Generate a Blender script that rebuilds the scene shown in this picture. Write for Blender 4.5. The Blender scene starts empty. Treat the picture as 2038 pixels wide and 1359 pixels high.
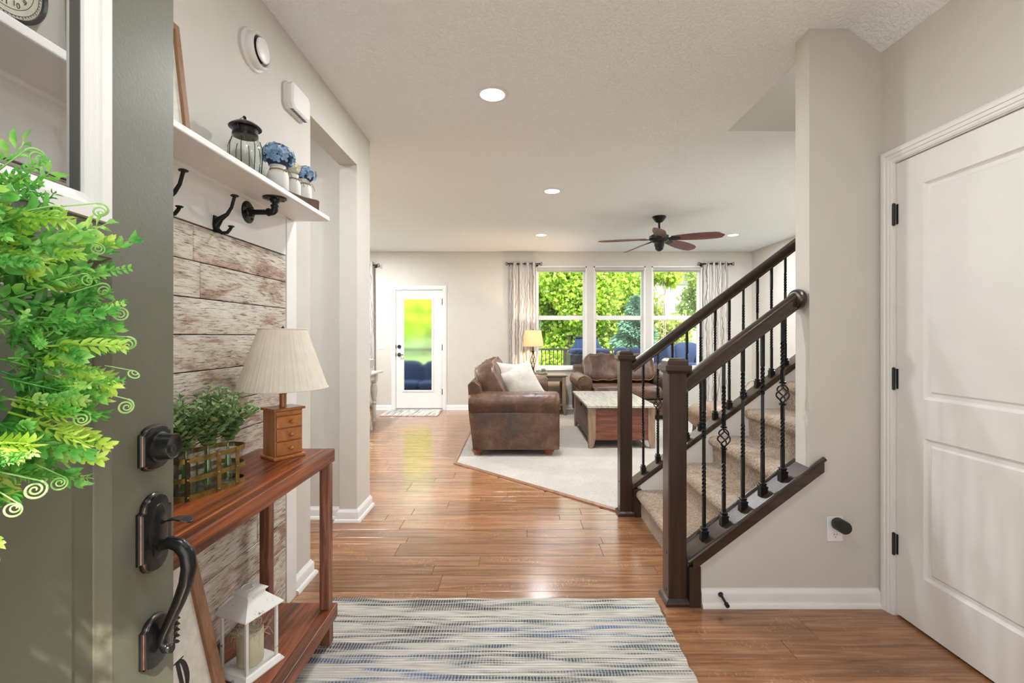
import bpy, bmesh, math, random
from mathutils import Vector, Matrix
random.seed(7)
sc = bpy.context.scene
COL = sc.collection
PI = math.pi

# ------------------------------------------------------------------ camera
F = 930.0; HZ = 668.0; VX = 1030.0; CH = 1.27
cam_d = bpy.data.cameras.new('camera'); cam = bpy.data.objects.new('camera', cam_d); COL.objects.link(cam)
cam.location = (0, 0, CH); cam.rotation_euler = (PI/2, 0, 0)
cam_d.sensor_fit = 'HORIZONTAL'; cam_d.sensor_width = 36.0; cam_d.lens = 36.0*F/2038.0
cam_d.shift_x = -(VX-1019.0)/2038.0; cam_d.shift_y = -(679.5-HZ)/2038.0
cam_d.clip_start = 0.02; cam_d.clip_end = 300
sc.camera = cam

# ------------------------------------------------------------------ light and exposure
sc.view_settings.view_transform = 'Standard'; sc.view_settings.look = 'None'
sc.view_settings.gamma = 1.0; sc.view_settings.use_curve_mapping = False
sc.view_settings.exposure = 0.16
sc.cycles.use_denoising = True
sc.cycles.max_bounces = 14; sc.cycles.diffuse_bounces = 8; sc.cycles.glossy_bounces = 4
sc.cycles.transmission_bounces = 8; sc.cycles.transparent_max_bounces = 12
sc.cycles.sample_clamp_indirect = 6.0
sc.cycles.caustics_reflective = False; sc.cycles.caustics_refractive = False
w = bpy.data.worlds.new('world'); sc.world = w; w.use_nodes = True
bg = w.node_tree.nodes['Background']; bg.inputs[0].default_value = (0.93, 0.96, 1.0, 1); bg.inputs[1].default_value = 3.2
sun_d = bpy.data.lights.new('sun', 'SUN'); sun = bpy.data.objects.new('sun', sun_d); COL.objects.link(sun)
sun_d.energy = 9.0; sun_d.angle = 0.02; sun_d.color = (1, 0.95, 0.84)
sun.rotation_euler = (math.radians(42), 0, math.radians(28)); sun.location = (0, -3, 8)

def lamp_area(name, loc, size, power, color=(0.96, 0.985, 1.0), shape='DISK', size_y=None, rot=(0, 0, 0)):
    d = bpy.data.lights.new(name, 'AREA'); d.shape = shape; d.size = size; d.energy = power; d.color = color
    if size_y: d.size_y = size_y
    o = bpy.data.objects.new(name, d); COL.objects.link(o); o.location = loc; o.rotation_euler = rot
    return o
CAN = [(-0.15, 2.80), (0.346, 4.67), (0.339, 6.70), (3.09, 6.70)]          # the recessed lamps in view
FILL_CAN = [(-2.6, 4.7), (-2.6, 6.7), (3.09, 4.67), (-0.15, 0.75), (0.95, 1.2), (-1.85, 1.9)]  # unseen fill lamps added to brighten entry, side hall and far rooms
CZ = 2.715
for i, (x, y) in enumerate(CAN + FILL_CAN):
    lamp_area('recessed_or_fill_lamp', (x, y, CZ-0.012), 0.14 if i < 9 else 0.4, (23, 38, 18, 32, 66, 66, 66, 11, 4, 30)[i])
lamp_area('stairwell_fill', (2.4, 2.8, 5.0), 0.5, 24)  # unseen fill added so the stairwell opening is not black

# ------------------------------------------------------------------ helpers
WM = {}
def wm(o): return WM.get(o.name, Matrix.Identity(4))
def P(x, y, d): return Vector(((x-VX)*d/F, d, CH-(y-HZ)*d/F))

def tag(o, label=None, cat=None, group=None, kind=None):
    if label: o['label'] = label
    if cat: o['category'] = cat
    if group: o['group'] = group
    if kind: o['kind'] = kind
    return o

def thing(name, label, cat, loc=(0, 0, 0), group=None, kind=None):
    o = bpy.data.objects.new(name, None); COL.objects.link(o)
    o.empty_display_size = 0.05
    o.location = loc; WM[o.name] = Matrix.Translation(Vector(loc))
    return tag(o, label, cat, group, kind)

class MB:
    def __init__(s): s.v = []; s.f = []; s.M = None
    def add(s, vs, fs):
        b = len(s.v)
        for v in vs:
            v = Vector(v)
            if s.M is not None: v = s.M @ v
            s.v.append(v)
        for f in fs: s.f.append([b+i for i in f])
        return s
    def box(s, x0, x1, y0, y1, z0, z1):
        return s.add([(x0,y0,z0),(x1,y0,z0),(x1,y1,z0),(x0,y1,z0),(x0,y0,z1),(x1,y0,z1),(x1,y1,z1),(x0,y1,z1)],
                     [(0,3,2,1),(4,5,6,7),(0,1,5,4),(1,2,6,5),(2,3,7,6),(3,0,4,7)])
    def plank(s, x0, x1, y0, y1, z0, z1, c=0.0015):   # box with chamfered top edges
        return s.add([(x0,y0,z0),(x1,y0,z0),(x1,y1,z0),(x0,y1,z0),
                      (x0,y0,z1-c),(x1,y0,z1-c),(x1,y1,z1-c),(x0,y1,z1-c),
                      (x0+c,y0+c,z1),(x1-c,y0+c,z1),(x1-c,y1-c,z1),(x0+c,y1-c,z1)],
                     [(0,3,2,1),(0,1,5,4),(1,2,6,5),(2,3,7,6),(3,0,4,7),
                      (4,5,9,8),(5,6,10,9),(6,7,11,10),(7,4,8,11),(8,9,10,11)])
    def poly(s, pts, ext):   # prism: planar polygon pushed by ext
        n = len(pts); e = Vector(ext)
        vs = [Vector(p) for p in pts] + [Vector(p)+e for p in pts]
        fs = [list(range(n))[::-1], [n+i for i in range(n)]]
        for i in range(n): j = (i+1) % n; fs.append([i, j, n+j, n+i])
        return s.add(vs, fs)
    def rings(s, rs, closed=False, caps=True):
        n = len(rs[0]); vs = [p for r in rs for p in r]; fs = []
        m = len(rs)
        for k in range(m if closed else m-1):
            a = k*n; b = ((k+1) % m)*n
            for i in range(n):
                j = (i+1) % n; fs.append([a+i, a+j, b+j, b+i])
        if caps and not closed:
            fs.append(list(range(n))[::-1]); fs.append([(m-1)*n+i for i in range(n)])
        return s.add(vs, fs)
    def tube(s, pts, r, n=8, closed=False, flat=None):
        pts = [Vector(p) for p in pts]; m = len(pts); rs = []
        ref = None
        for i, p in enumerate(pts):
            a = pts[(i-1) % m] if (closed or i > 0) else p
            b = pts[(i+1) % m] if (closed or i < m-1) else p
            t = (b-a).normalized()
            if ref is None:
                ref = Vector((0, 0, 1)) if abs(t.z) < 0.9 else Vector((1, 0, 0))
            u = t.cross(ref);
            if u.length < 1e-6: u = t.orthogonal()
            u.normalize(); v = u.cross(t).normalized(); ref = v
            rr = r[i] if isinstance(r, (list, tuple)) else r
            rs.append([p + (u*math.cos(2*PI*k/n) + v*math.sin(2*PI*k/n)*(flat or 1))*rr for k in range(n)])
        return s.rings(rs, closed)
    def lathe(s, prof, c=(0,0,0), n=24, axis='Z', sx=1, sy=1):
        rs = []
        c = Vector(c)
        for r, h in prof:
            ring = []
            for k in range(n):
                a = 2*PI*k/n; x = math.cos(a)*r*sx; y = math.sin(a)*r*sy
                p = {'Z': (x, y, h), 'X': (h, x, y), 'Y': (y, h, x), 'x': (-h, y, x)}[axis]
                ring.append(c+Vector(p))
            rs.append(ring)
        return s.rings(rs)
    def sell(s, c, a, b, d, e1=0.5, e2=0.5, M=None, nu=24, nv=14, fn=None):   # superellipsoid
        def pw(t, e): return math.copysign(abs(t)**e, t)
        c = Vector(c); rs = []
        for i in range(nv+1):
            v = -PI/2 + PI*i/nv; v = max(-PI/2+0.02, min(PI/2-0.02, v))
            ring = []
            for k in range(nu):
                u = 2*PI*k/nu
                p = Vector((a*pw(math.cos(v), e1)*pw(math.cos(u), e2), b*pw(math.cos(v), e1)*pw(math.sin(u), e2), d*pw(math.sin(v), e1)))
                if fn: p = fn(p)
                if M: p = M @ p
                ring.append(c+p)
            rs.append(ring)
        return s.rings(rs)
    def sweep(s, pts, prof, N, closed=False):
        """profile (a, b): a to the left of travel in the path's plane, b along the plane normal N; mitred."""
        pts = [Vector(p) for p in pts]; N = Vector(N).normalized(); m = len(pts); rs = []
        for i, p in enumerate(pts):
            t1 = (p - pts[(i-1) % m]).normalized() if (closed or i > 0) else None
            t2 = (pts[(i+1) % m] - p).normalized() if (closed or i < m-1) else None
            if t1 is None: t1 = t2
            if t2 is None: t2 = t1
            n1 = N.cross(t1); n2 = N.cross(t2); nn = (n1+n2).normalized(); k = 1/max(0.2, nn.dot(n1))
            rs.append([p + nn*a*k + N*b for a, b in prof])
        return s.rings(rs, closed)
    def build(s, name, mat, parent=None, bevel=0, seg=2, smooth=None, **kw):
        me = bpy.data.meshes.new(name)
        vs = s.v
        if parent is not None:
            inv = wm(parent).inverted(); vs = [inv @ v for v in vs]
        me.from_pydata([tuple(v) for v in vs], [], s.f); me.validate(); me.update()
        bm = bmesh.new(); bm.from_mesh(me); bmesh.ops.recalc_face_normals(bm, faces=bm.faces); bm.to_mesh(me); bm.free()
        if mat: me.materials.append(mat)
        o = bpy.data.objects.new(name, me); COL.objects.link(o)
        if parent is not None:
            o.parent = parent; WM[o.name] = wm(parent)
        else: WM[o.name] = Matrix.Identity(4)
        if smooth is not None:
            me.polygons.foreach_set('use_smooth', [True]*len(me.polygons))
            if smooth < 180: me.set_sharp_from_angle(angle=math.radians(smooth))
        if bevel:
            md = o.modifiers.new('bevel', 'BEVEL'); md.width = bevel; md.segments = seg; md.limit_method = 'ANGLE'; md.angle_limit = math.radians(40)
        tag(o, **kw)
        return o

def solo(mb, name, mat, label, cat, base, **kw):
    """a thing that is one mesh, its origin at its base"""
    o = mb.build(name, mat, None, **kw)
    b = Vector(base); me = o.data
    for v in me.vertices: v.co -= b
    o.location = b; WM[o.name] = Matrix.Translation(b)
    return tag(o, label, cat)

KIDS = {}
def copy_tree(o, parent=None):
    c = o.copy(); COL.objects.link(c)
    if parent is not None: c.parent = parent
    for ch in [k for k in bpy.data.objects if k.parent == o]: copy_tree(ch, c)
    return c

# ------------------------------------------------------------------ materials
def newmat(name):
    m = bpy.data.materials.new(name); m.use_nodes = True
    nt = m.node_tree; b = nt.nodes['Principled BSDF']
    return m, nt, b
def nd(nt, t, **kw):
    n = nt.nodes.new(t)
    for k, v in kw.items():
        if k.startswith('i_'):
            key = k[2:]; key = int(key) if key.isdigit() else key.replace('_', ' ')
            n.inputs[key].default_value = v
        else: setattr(n, k, v)
    return n
def ln(nt, a, b): nt.links.new(a, b)
def ramp(nt, fac, stops, interp='LINEAR'):
    r = nt.nodes.new('ShaderNodeValToRGB'); r.color_ramp.interpolation = interp
    while len(r.color_ramp.elements) < len(stops): r.color_ramp.elements.new(0.5)
    for e, (p, c) in zip(r.color_ramp.elements, stops):
        e.position = p; e.color = (*c, 1) if len(c) == 3 else c
    ln(nt, fac, r.inputs[0]); return r.outputs[0]
def coords(nt, kind='Object', scale=(1, 1, 1), rot=(0, 0, 0), rnd=0.0):
    if kind == 'World': o = nd(nt, 'ShaderNodeNewGeometry').outputs['Position']
    else: o = nd(nt, 'ShaderNodeTexCoord').outputs[kind]
    if rnd:
        oi = nd(nt, 'ShaderNodeObjectInfo'); mu = nd(nt, 'ShaderNodeMath', operation='MULTIPLY'); mu.inputs[1].default_value = rnd
        ln(nt, oi.outputs['Random'], mu.inputs[0]); ad = nd(nt, 'ShaderNodeVectorMath', operation='ADD')
        ln(nt, o, ad.inputs[0]); ln(nt, mu.outputs[0], ad.inputs[1]); o = ad.outputs[0]
    mp = nd(nt, 'ShaderNodeMapping'); mp.inputs['Scale'].default_value = scale; mp.inputs['Rotation'].default_value = rot
    ln(nt, o, mp.inputs[0]); return mp.outputs[0]
def noise(nt, vec, scale=5, detail=4, rough=0.5, dist=0.0):
    n = nd(nt, 'ShaderNodeTexNoise'); n.inputs['Scale'].default_value = scale; n.inputs['Detail'].default_value = detail
    n.inputs['Roughness'].default_value = rough; n.inputs['Distortion'].default_value = dist
    ln(nt, vec, n.inputs['Vector']); return n.outputs['Fac']
def bump(nt, b, h, strength=0.3, dist=0.01, prev=None):
    n = nd(nt, 'ShaderNodeBump'); n.inputs['Strength'].default_value = strength; n.inputs['Distance'].default_value = dist
    ln(nt, h, n.inputs['Height'])
    if prev is not None: ln(nt, prev, n.inputs['Normal'])
    ln(nt, n.outputs[0], b.inputs['Normal']); return n.outputs[0]
def mix(nt, fac, a, b, mode='MIX'):
    n = nd(nt, 'ShaderNodeMix', data_type='RGBA', blend_type=mode)
    for s, v in ((n.inputs[0], fac), (n.inputs[6], a), (n.inputs[7], b)):
        if hasattr(v, 'links'): ln(nt, v, s)
        elif isinstance(v, (int, float)): s.default_value = v
        else: s.default_value = (*v, 1) if len(v) == 3 else v
    return n.outputs[2]
def plain(name, col, rough=0.5, metal=0.0, var=0.06, scale=8, bmp=0.0, bscale=60, spec=None, coat=0):
    m, nt, b = newmat(name); v = coords(nt, 'World')
    f = noise(nt, v, scale, 3)
    c2 = tuple(max(0, x*(1-var)) for x in col); c1 = tuple(min(1, x*(1+var)) for x in col)
    ln(nt, ramp(nt, f, [(0.3, c2), (0.7, c1)]), b.inputs['Base Color'])
    b.inputs['Roughness'].default_value = rough; b.inputs['Metallic'].default_value = metal
    if spec is not None: b.inputs['Specular IOR Level'].default_value = spec
    if coat: b.inputs['Coat Weight'].default_value = coat; b.inputs['Coat Roughness'].default_value = 0.15
    if bmp: bump(nt, b, noise(nt, v, bscale, 3), bmp, 0.004)
    return m
def wood(name, stops, axis='X', rough=0.4, scale=1.0, stretch=14, rnd=9.0, world=False, fine=0.35, bmp=0.15, coat=0.0, knots=0.0):
    m, nt, b = newmat(name)
    sc3 = {'X': (1, stretch, stretch), 'Y': (stretch, 1, stretch), 'Z': (stretch, stretch, 1)}[axis]
    v = coords(nt, 'World' if world else 'Object', tuple(s*scale for s in sc3), rnd=rnd)
    f1 = noise(nt, v, 1.6, 6, 0.6, 0.6)
    c = ramp(nt, f1, stops)
    f2 = noise(nt, v, 9, 4, 0.7, 0.2)
    c = mix(nt, fine, c, ramp(nt, f2, [(0.3, (0.45, 0.45, 0.45)), (0.65, (1.1, 1.1, 1.1))]), 'MULTIPLY')
    oi = nd(nt, 'ShaderNodeObjectInfo')
    c = mix(nt, 1.0, c, ramp(nt, oi.outputs['Random'], [(0, (0.86, 0.86, 0.86)), (1, (1.1, 1.08, 1.06))]), 'MULTIPLY') if rnd else c
    ln(nt, c, b.inputs['Base Color']); b.inputs['Roughness'].default_value = rough
    if coat: b.inputs['Coat Weight'].default_value = coat; b.inputs['Coat Roughness'].default_value = 0.2
    bump(nt, b, f2, bmp, 0.003)
    return m

M = {}
M['wall'] = plain('greige_wall_paint', (0.60, 0.575, 0.525), 0.75, var=0.015, bmp=0.06, bscale=120)
M['white'] = plain('white_semi_gloss_trim', (0.78, 0.77, 0.75), 0.38, var=0.02)
M['panel_white'] = plain('white_panel_paint', (0.74, 0.73, 0.71), 0.5, var=0.03)
m, nt, b = newmat('textured_ceiling_paint'); v = coords(nt, 'World')
b.inputs['Base Color'].default_value = (0.87, 0.90, 0.925, 1); b.inputs['Roughness'].default_value = 0.85
bump(nt, b, ramp(nt, noise(nt, v, 55, 4, 0.6), [(0.42, (0, 0, 0)), (0.6, (1, 1, 1))]), 0.6, 0.007); M['ceiling'] = m
M['door_green'] = plain('dark_sage_door_paint', (0.118, 0.118, 0.083), 0.42, var=0.05, bmp=0.08, bscale=160)
M['iron'] = plain('black_iron', (0.018, 0.018, 0.018), 0.38, 0.6, var=0.2)
M['bronze'] = plain('oil_rubbed_bronze', (0.022, 0.021, 0.021), 0.26, 0.55, var=0.25, scale=30)
M['bronze_edge'] = plain('worn_copper_edge', (0.30, 0.16, 0.10), 0.3, 0.9, var=0.3, scale=60)
M['black'] = plain('black_plastic', (0.015, 0.015, 0.015), 0.45, var=0.1)
M['plastic'] = plain('white_plastic', (0.80, 0.79, 0.77), 0.4, var=0.02)
M['dark_gap'] = plain('dark_recess', (0.02, 0.02, 0.02), 0.8, var=0.1)
M['subfloor'] = plain('dark_subfloor', (0.05, 0.03, 0.02), 0.8, var=0.1)

# laminate planks
m, nt, b = newmat('brown_laminate_plank')
v = coords(nt, 'World', (1.0, 16, 1), rnd=13.0)
f1 = noise(nt, v, 1.7, 7, 0.62, 0.8)
c = ramp(nt, f1, [(0.25, (0.13, 0.053, 0.023)), (0.45, (0.27, 0.125, 0.056)), (0.6, (0.37, 0.185, 0.090)), (0.8, (0.45, 0.25, 0.130))])
f2 = noise(nt, v, 8, 4, 0.7)
c = mix(nt, 0.45, c, ramp(nt, f2, [(0.35, (0.55, 0.5, 0.48)), (0.62, (1.1, 1.1, 1.1))]), 'MULTIPLY')
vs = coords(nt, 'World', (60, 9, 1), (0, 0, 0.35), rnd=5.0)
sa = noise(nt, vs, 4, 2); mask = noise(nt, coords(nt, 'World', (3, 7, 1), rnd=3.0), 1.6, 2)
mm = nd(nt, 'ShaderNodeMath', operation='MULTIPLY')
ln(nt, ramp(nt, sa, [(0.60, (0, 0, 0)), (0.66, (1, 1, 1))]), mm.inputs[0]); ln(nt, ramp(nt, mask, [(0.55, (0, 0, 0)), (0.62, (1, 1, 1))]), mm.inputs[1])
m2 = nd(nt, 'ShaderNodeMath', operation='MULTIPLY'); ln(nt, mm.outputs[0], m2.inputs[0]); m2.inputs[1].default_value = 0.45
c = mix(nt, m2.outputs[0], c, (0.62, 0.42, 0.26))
oi = nd(nt, 'ShaderNodeObjectInfo')
c = mix(nt, 1.0, c, ramp(nt, oi.outputs['Random'], [(0, (0.80, 0.80, 0.80)), (1, (1.12, 1.12, 1.12))]), 'MULTIPLY')
ln(nt, c, b.inputs['Base Color'])
ln(nt, ramp(nt, f1, [(0.3, (0.17,)*3), (0.7, (0.27,)*3)]), b.inputs['Roughness']); b.inputs['Coat Weight'].default_value = 0.35; b.inputs['Coat Roughness'].default_value = 0.16; bump(nt, b, f2, 0.12, 0.002)
M['floor'] = m

def pile(name, c1, c2, scale=160, strength=0.9, big=2.5, dist=0.012):
    m, nt, b = newmat(name); v = coords(nt, 'World')
    f = noise(nt, v, scale, 3, 0.7); g = noise(nt, v, big, 4, 0.6)
    c = mix(nt, 0.5, ramp(nt, f, [(0.40, c1), (0.57, c2)]), ramp(nt, g, [(0.3, c1), (0.75, c2)]))
    ln(nt, c, b.inputs['Base Color']); b.inputs['Roughness'].default_value = 0.95
    b.inputs['Sheen Weight'].default_value = 0.3
    bump(nt, b, f, strength, dist); return m
M['carpet'] = pile('beige_cut_pile_carpet', (0.36, 0.32, 0.27), (0.62, 0.58, 0.52), 120)
M['stair_carpet'] = pile('tan_frieze_carpet', (0.16, 0.10, 0.06), (0.60, 0.46, 0.33), 80, 1.0)

# dark stair wood
M['dark_wood'] = wood('espresso_stained_wood', [(0.3, (0.022, 0.012, 0.008)), (0.7, (0.058, 0.031, 0.021))], 'Z', 0.3, rnd=4, stretch=18, coat=0.25, fine=0.3)
M['dark_wood_x'] = wood('espresso_stained_wood_rail', [(0.3, (0.022, 0.012, 0.008)), (0.7, (0.065, 0.036, 0.024))], 'X', 0.28, rnd=4, stretch=14, coat=0.3, fine=0.3)

# whitewashed shiplap
m, nt, b = newmat('whitewashed_weathered_board')
v = coords(nt, 'World', (1, 2.4, 32), rnd=17.0)
big = noise(nt, coords(nt, 'World', (1, 2.0, 7), rnd=11.0), 1.9, 5, 0.65, 0.6)
fine = noise(nt, v, 7, 6, 0.75, 0.25)
base = ramp(nt, big, [(0.30, (0.66, 0.64, 0.58)), (0.50, (0.58, 0.53, 0.46)), (0.60, (0.40, 0.29, 0.23)), (0.72, (0.24, 0.13, 0.10))])
cr = ramp(nt, fine, [(0.40, (0.18, 0.12, 0.10)), (0.455, (0.85, 0.83, 0.8)), (0.6, (1.08, 1.06, 1.02))])
c = mix(nt, 0.9, base, cr, 'MULTIPLY'); ln(nt, c, b.inputs['Base Color']); b.inputs['Roughness'].default_value = 0.8
bump(nt, b, fine, 0.4, 0.003); M['shiplap'] = m

M['console_y'] = wood('red_brown_stained_pine', [(0.28, (0.035, 0.012, 0.008)), (0.42, (0.12, 0.032, 0.012)), (0.58, (0.31, 0.075, 0.020)), (0.75, (0.44, 0.135, 0.038))], 'Y', 0.36, stretch=24, scale=1.1, rnd=5, coat=0.06, fine=0.75)
M['console_z'] = wood('red_brown_stained_pine_leg', [(0.28, (0.05, 0.018, 0.012)), (0.5, (0.20, 0.072, 0.040)), (0.72, (0.38, 0.18, 0.11))], 'Z', 0.5, stretch=14, scale=2, rnd=5)
M['pine'] = wood('honey_pine', [(0.3, (0.33, 0.105, 0.028)), (0.7, (0.52, 0.21, 0.062))], 'Z', 0.25, stretch=8, scale=3, rnd=4, coat=0.4, fine=0.2)
M['pine_x'] = wood('honey_pine_drawer', [(0.3, (0.40, 0.13, 0.032)), (0.7, (0.58, 0.23, 0.062))], 'X', 0.25, stretch=6, scale=3, rnd=4, coat=0.4, fine=0.15)
M['sign_wood'] = wood('light_brown_frame_wood', [(0.3, (0.20, 0.095, 0.045)), (0.7, (0.36, 0.19, 0.10))], 'Z', 0.6, stretch=8, scale=2, rnd=4)
M['tray_wood'] = wood('dark_brown_tray_wood', [(0.3, (0.06, 0.022, 0.010)), (0.7, (0.12, 0.05, 0.022))], 'Y', 0.9, rnd=4)
M['trunk_red'] = wood('distressed_red_brown_wood', [(0.25, (0.07, 0.022, 0.014)), (0.55, (0.19, 0.062, 0.035)), (0.8, (0.27, 0.12, 0.075))], 'X', 0.55, stretch=8, scale=1.8, rnd=7)
M['trunk_dark'] = wood('distressed_dark_wood', [(0.25, (0.05, 0.028, 0.022)), (0.6, (0.13, 0.075, 0.06)), (0.8, (0.26, 0.19, 0.16))], 'Y', 0.5, stretch=8, scale=1.8, rnd=7)
M['trunk_leg'] = wood('worn_tan_leg_wood', [(0.25, (0.18, 0.11, 0.07)), (0.6, (0.36, 0.25, 0.17)), (0.8, (0.48, 0.37, 0.27))], 'Z', 0.6, stretch=8, scale=2, rnd=7)
M['trunk_top'] = wood('grey_washed_plank_top', [(0.25, (0.14, 0.11, 0.095)), (0.45, (0.42, 0.38, 0.34)), (0.65, (0.60, 0.58, 0.54))], 'Y', 0.32, stretch=12, scale=2.2, rnd=9, fine=0.5, coat=0.3)
M['end_wood'] = wood('grey_brown_table_wood', [(0.25, (0.10, 0.065, 0.045)), (0.7, (0.26, 0.19, 0.14))], 'X', 0.35, stretch=8, rnd=7, coat=0.3)
M['fan_blade'] = wood('reddish_walnut_blade', [(0.3, (0.10, 0.032, 0.022)), (0.7, (0.19, 0.065, 0.045))], 'X', 0.4, rnd=0)
M['foot_wood'] = plain('polished_cherry_foot', (0.26, 0.075, 0.03), 0.25, var=0.2, scale=20, coat=0.5)

def leather(name, a, b_, c_):
    m, nt, b = newmat(name); v = coords(nt, 'Object')
    g = noise(nt, v, 5, 6, 0.65, 0.4); h = noise(nt, v, 70, 3)
    c = ramp(nt, g, [(0.32, a), (0.5, b_), (0.72, c_)]); ln(nt, c, b.inputs['Base Color'])
    ln(nt, ramp(nt, g, [(0.3, (0.33,)*3), (0.7, (0.5,)*3)]), b.inputs['Roughness'])
    p = bump(nt, b, h, 0.15, 0.003)
    w_ = noise(nt, coords(nt, 'Object', (1, 1, 1)), 7, 2, 0.5, 1.5); bump(nt, b, w_, 0.25, 0.03, p); return m
M['leather'] = leather('mottled_brown_leather', (0.040, 0.018, 0.009), (0.095, 0.043, 0.021), (0.185, 0.105, 0.062))
M['leather_cushion'] = leather('creased_brown_leather', (0.045, 0.020, 0.011), (0.090, 0.042, 0.022), (0.17, 0.095, 0.058))
M['leather_tan'] = leather('tan_suede_leather', (0.13, 0.07, 0.038), (0.20, 0.12, 0.072), (0.30, 0.20, 0.13))
M['piping'] = plain('pale_piping', (0.25, 0.17, 0.12), 0.5)
M['nail'] = plain('dark_brass_nailhead', (0.22, 0.15, 0.08), 0.3, 0.9, var=0.2, scale=40)
M['pillow'] = plain('cream_pillow_fabric', (0.56, 0.52, 0.46), 0.9, var=0.12, scale=14, bmp=0.4, bscale=90)

def glassmat(name, tint=(1, 1, 1), gloss=1.0):
    m = bpy.data.materials.new(name); m.use_nodes = True; nt = m.node_tree; nt.nodes.clear()
    out = nd(nt, 'ShaderNodeOutputMaterial'); tr = nd(nt, 'ShaderNodeBsdfTransparent'); gl = nd(nt, 'ShaderNodeBsdfGlossy')
    tr.inputs[0].default_value = (*tint, 1); gl.inputs['Roughness'].default_value = 0.02
    lw = nd(nt, 'ShaderNodeLayerWeight'); lw.inputs[0].default_value = 0.5
    pw = nd(nt, 'ShaderNodeMath', operation='POWER'); ln(nt, lw.outputs['Facing'], pw.inputs[0]); pw.inputs[1].default_value = 4.0
    mu = nd(nt, 'ShaderNodeMath', operation='MULTIPLY_ADD'); ln(nt, pw.outputs[0], mu.inputs[0]); mu.inputs[1].default_value = 0.55*gloss; mu.inputs[2].default_value = 0.03*gloss
    mx = nd(nt, 'ShaderNodeMixShader'); ln(nt, mu.outputs[0], mx.inputs[0]); ln(nt, tr.outputs[0], mx.inputs[1]); ln(nt, gl.outputs[0], mx.inputs[2])
    ln(nt, mx.outputs[0], out.inputs[0]); return m
M['glass'] = glassmat('clear_window_glass')
M['bottle'] = glassmat('clear_bottle_glass', (0.975, 0.99, 0.98), 1.3)
m, nt, b = newmat('frosted_door_glass'); b.inputs['Transmission Weight'].default_value = 1.0
b.inputs['Roughness'].default_value = 0.16; b.inputs['IOR'].default_value = 1.25; b.inputs['Base Color'].default_value = (0.97, 0.98, 0.97, 1)
bump(nt, b, noise(nt, coords(nt, 'World', (60, 1, 6)), 2, 2), 0.2, 0.004); M['frosted'] = m

def shade_mat(name, col, pleat=True, trans=0.5):
    m = bpy.data.materials.new(name); m.use_nodes = True; nt = m.node_tree; nt.nodes.clear()
    out = nd(nt, 'ShaderNodeOutputMaterial'); d = nd(nt, 'ShaderNodeBsdfDiffuse'); t = nd(nt, 'ShaderNodeBsdfTranslucent')
    v = coords(nt, 'World'); f = noise(nt, v, 30, 3)
    c = ramp(nt, f, [(0.3, tuple(x*0.93 for x in col)), (0.7, col)])
    ln(nt, c, d.inputs[0]); ln(nt, c, t.inputs[0])
    mx = nd(nt, 'ShaderNodeMixShader'); mx.inputs[0].default_value = trans; ln(nt, d.outputs[0], mx.inputs[1]); ln(nt, t.outputs[0], mx.inputs[2]); ln(nt, mx.outputs[0], out.inputs[0]); return m
M['shade_cream'] = shade_mat('pleated_cream_shade', (0.86, 0.80, 0.71), trans=0.2)
M['shade_lit'] = shade_mat('linen_drum_shade', (0.86, 0.70, 0.50), trans=0.55)

def leafmat(name, c1, c2, c3, trans=0.3):
    m = bpy.data.materials.new(name); m.use_nodes = True; nt = m.node_tree; nt.nodes.clear()
    out = nd(nt, 'ShaderNodeOutputMaterial'); d = nd(nt, 'ShaderNodeBsdfPrincipled'); t = nd(nt, 'ShaderNodeBsdfTranslucent')
    v = coords(nt, 'World', rnd=7.0); f = noise(nt, v, 26, 3, 0.6)
    c = ramp(nt, f, [(0.3, c1), (0.5, c2), (0.7, c3)])
    oi = nd(nt, 'ShaderNodeObjectInfo'); c = mix(nt, 1.0, c, ramp(nt, oi.outputs['Random'], [(0, (0.7, 0.85, 0.75)), (1, (1.2, 1.12, 0.9))]), 'MULTIPLY')
    ln(nt, c, d.inputs[0]); ln(nt, c, t.inputs[0]); d.inputs['Roughness'].default_value = 0.45
    mx = nd(nt, 'ShaderNodeMixShader'); mx.inputs[0].default_value = trans; ln(nt, d.outputs[0], mx.inputs[1]); ln(nt, t.outputs[0], mx.inputs[2]); ln(nt, mx.outputs[0], out.inputs[0]); return m
M['wreath'] = leafmat('bright_green_plastic_leaf', (0.06, 0.30, 0.06), (0.22, 0.60, 0.14), (0.62, 0.85, 0.30), 0.35)
M['wreath2'] = leafmat('yellow_green_plastic_leaf', (0.36, 0.60, 0.06), (0.58, 0.80, 0.16), (0.80, 0.92, 0.40), 0.35)
M['curl'] = leafmat('pale_green_curl', (0.34, 0.64, 0.20), (0.50, 0.78, 0.32), (0.66, 0.88, 0.45))
M['stem'] = plain('green_stem', (0.06, 0.20, 0.03), 0.5, var=0.2)
M['euca'] = leafmat('dusty_green_eucalyptus', (0.09, 0.19, 0.11), (0.26, 0.38, 0.18), (0.48, 0.56, 0.34), 0.25)
M['petal_blue'] = leafmat('blue_hydrangea_petal', (0.13, 0.22, 0.52), (0.30, 0.45, 0.80), (0.55, 0.68, 0.92), 0.15)
M['petal_core'] = plain('dark_blue_green_core', (0.03, 0.05, 0.10), 0.8)
M['petal_white'] = leafmat('cream_hydrangea_petal', (0.60, 0.58, 0.48), (0.75, 0.73, 0.65), (0.85, 0.84, 0.78), 0.15)
M['brass'] = plain('aged_brass_strap', (0.27, 0.19, 0.055), 0.42, 0.85, var=0.35, scale=40, bmp=0.2, bscale=90)
M['brass_dark'] = plain('dark_tarnished_brass', (0.07, 0.045, 0.022), 0.45, 0.7, var=0.35, scale=40)
M['rope'] = plain('jute_twine', (0.32, 0.20, 0.12), 0.9, var=0.2, scale=60)
m, nt, b = newmat('chipped_white_paint'); v = coords(nt, 'World')
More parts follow.
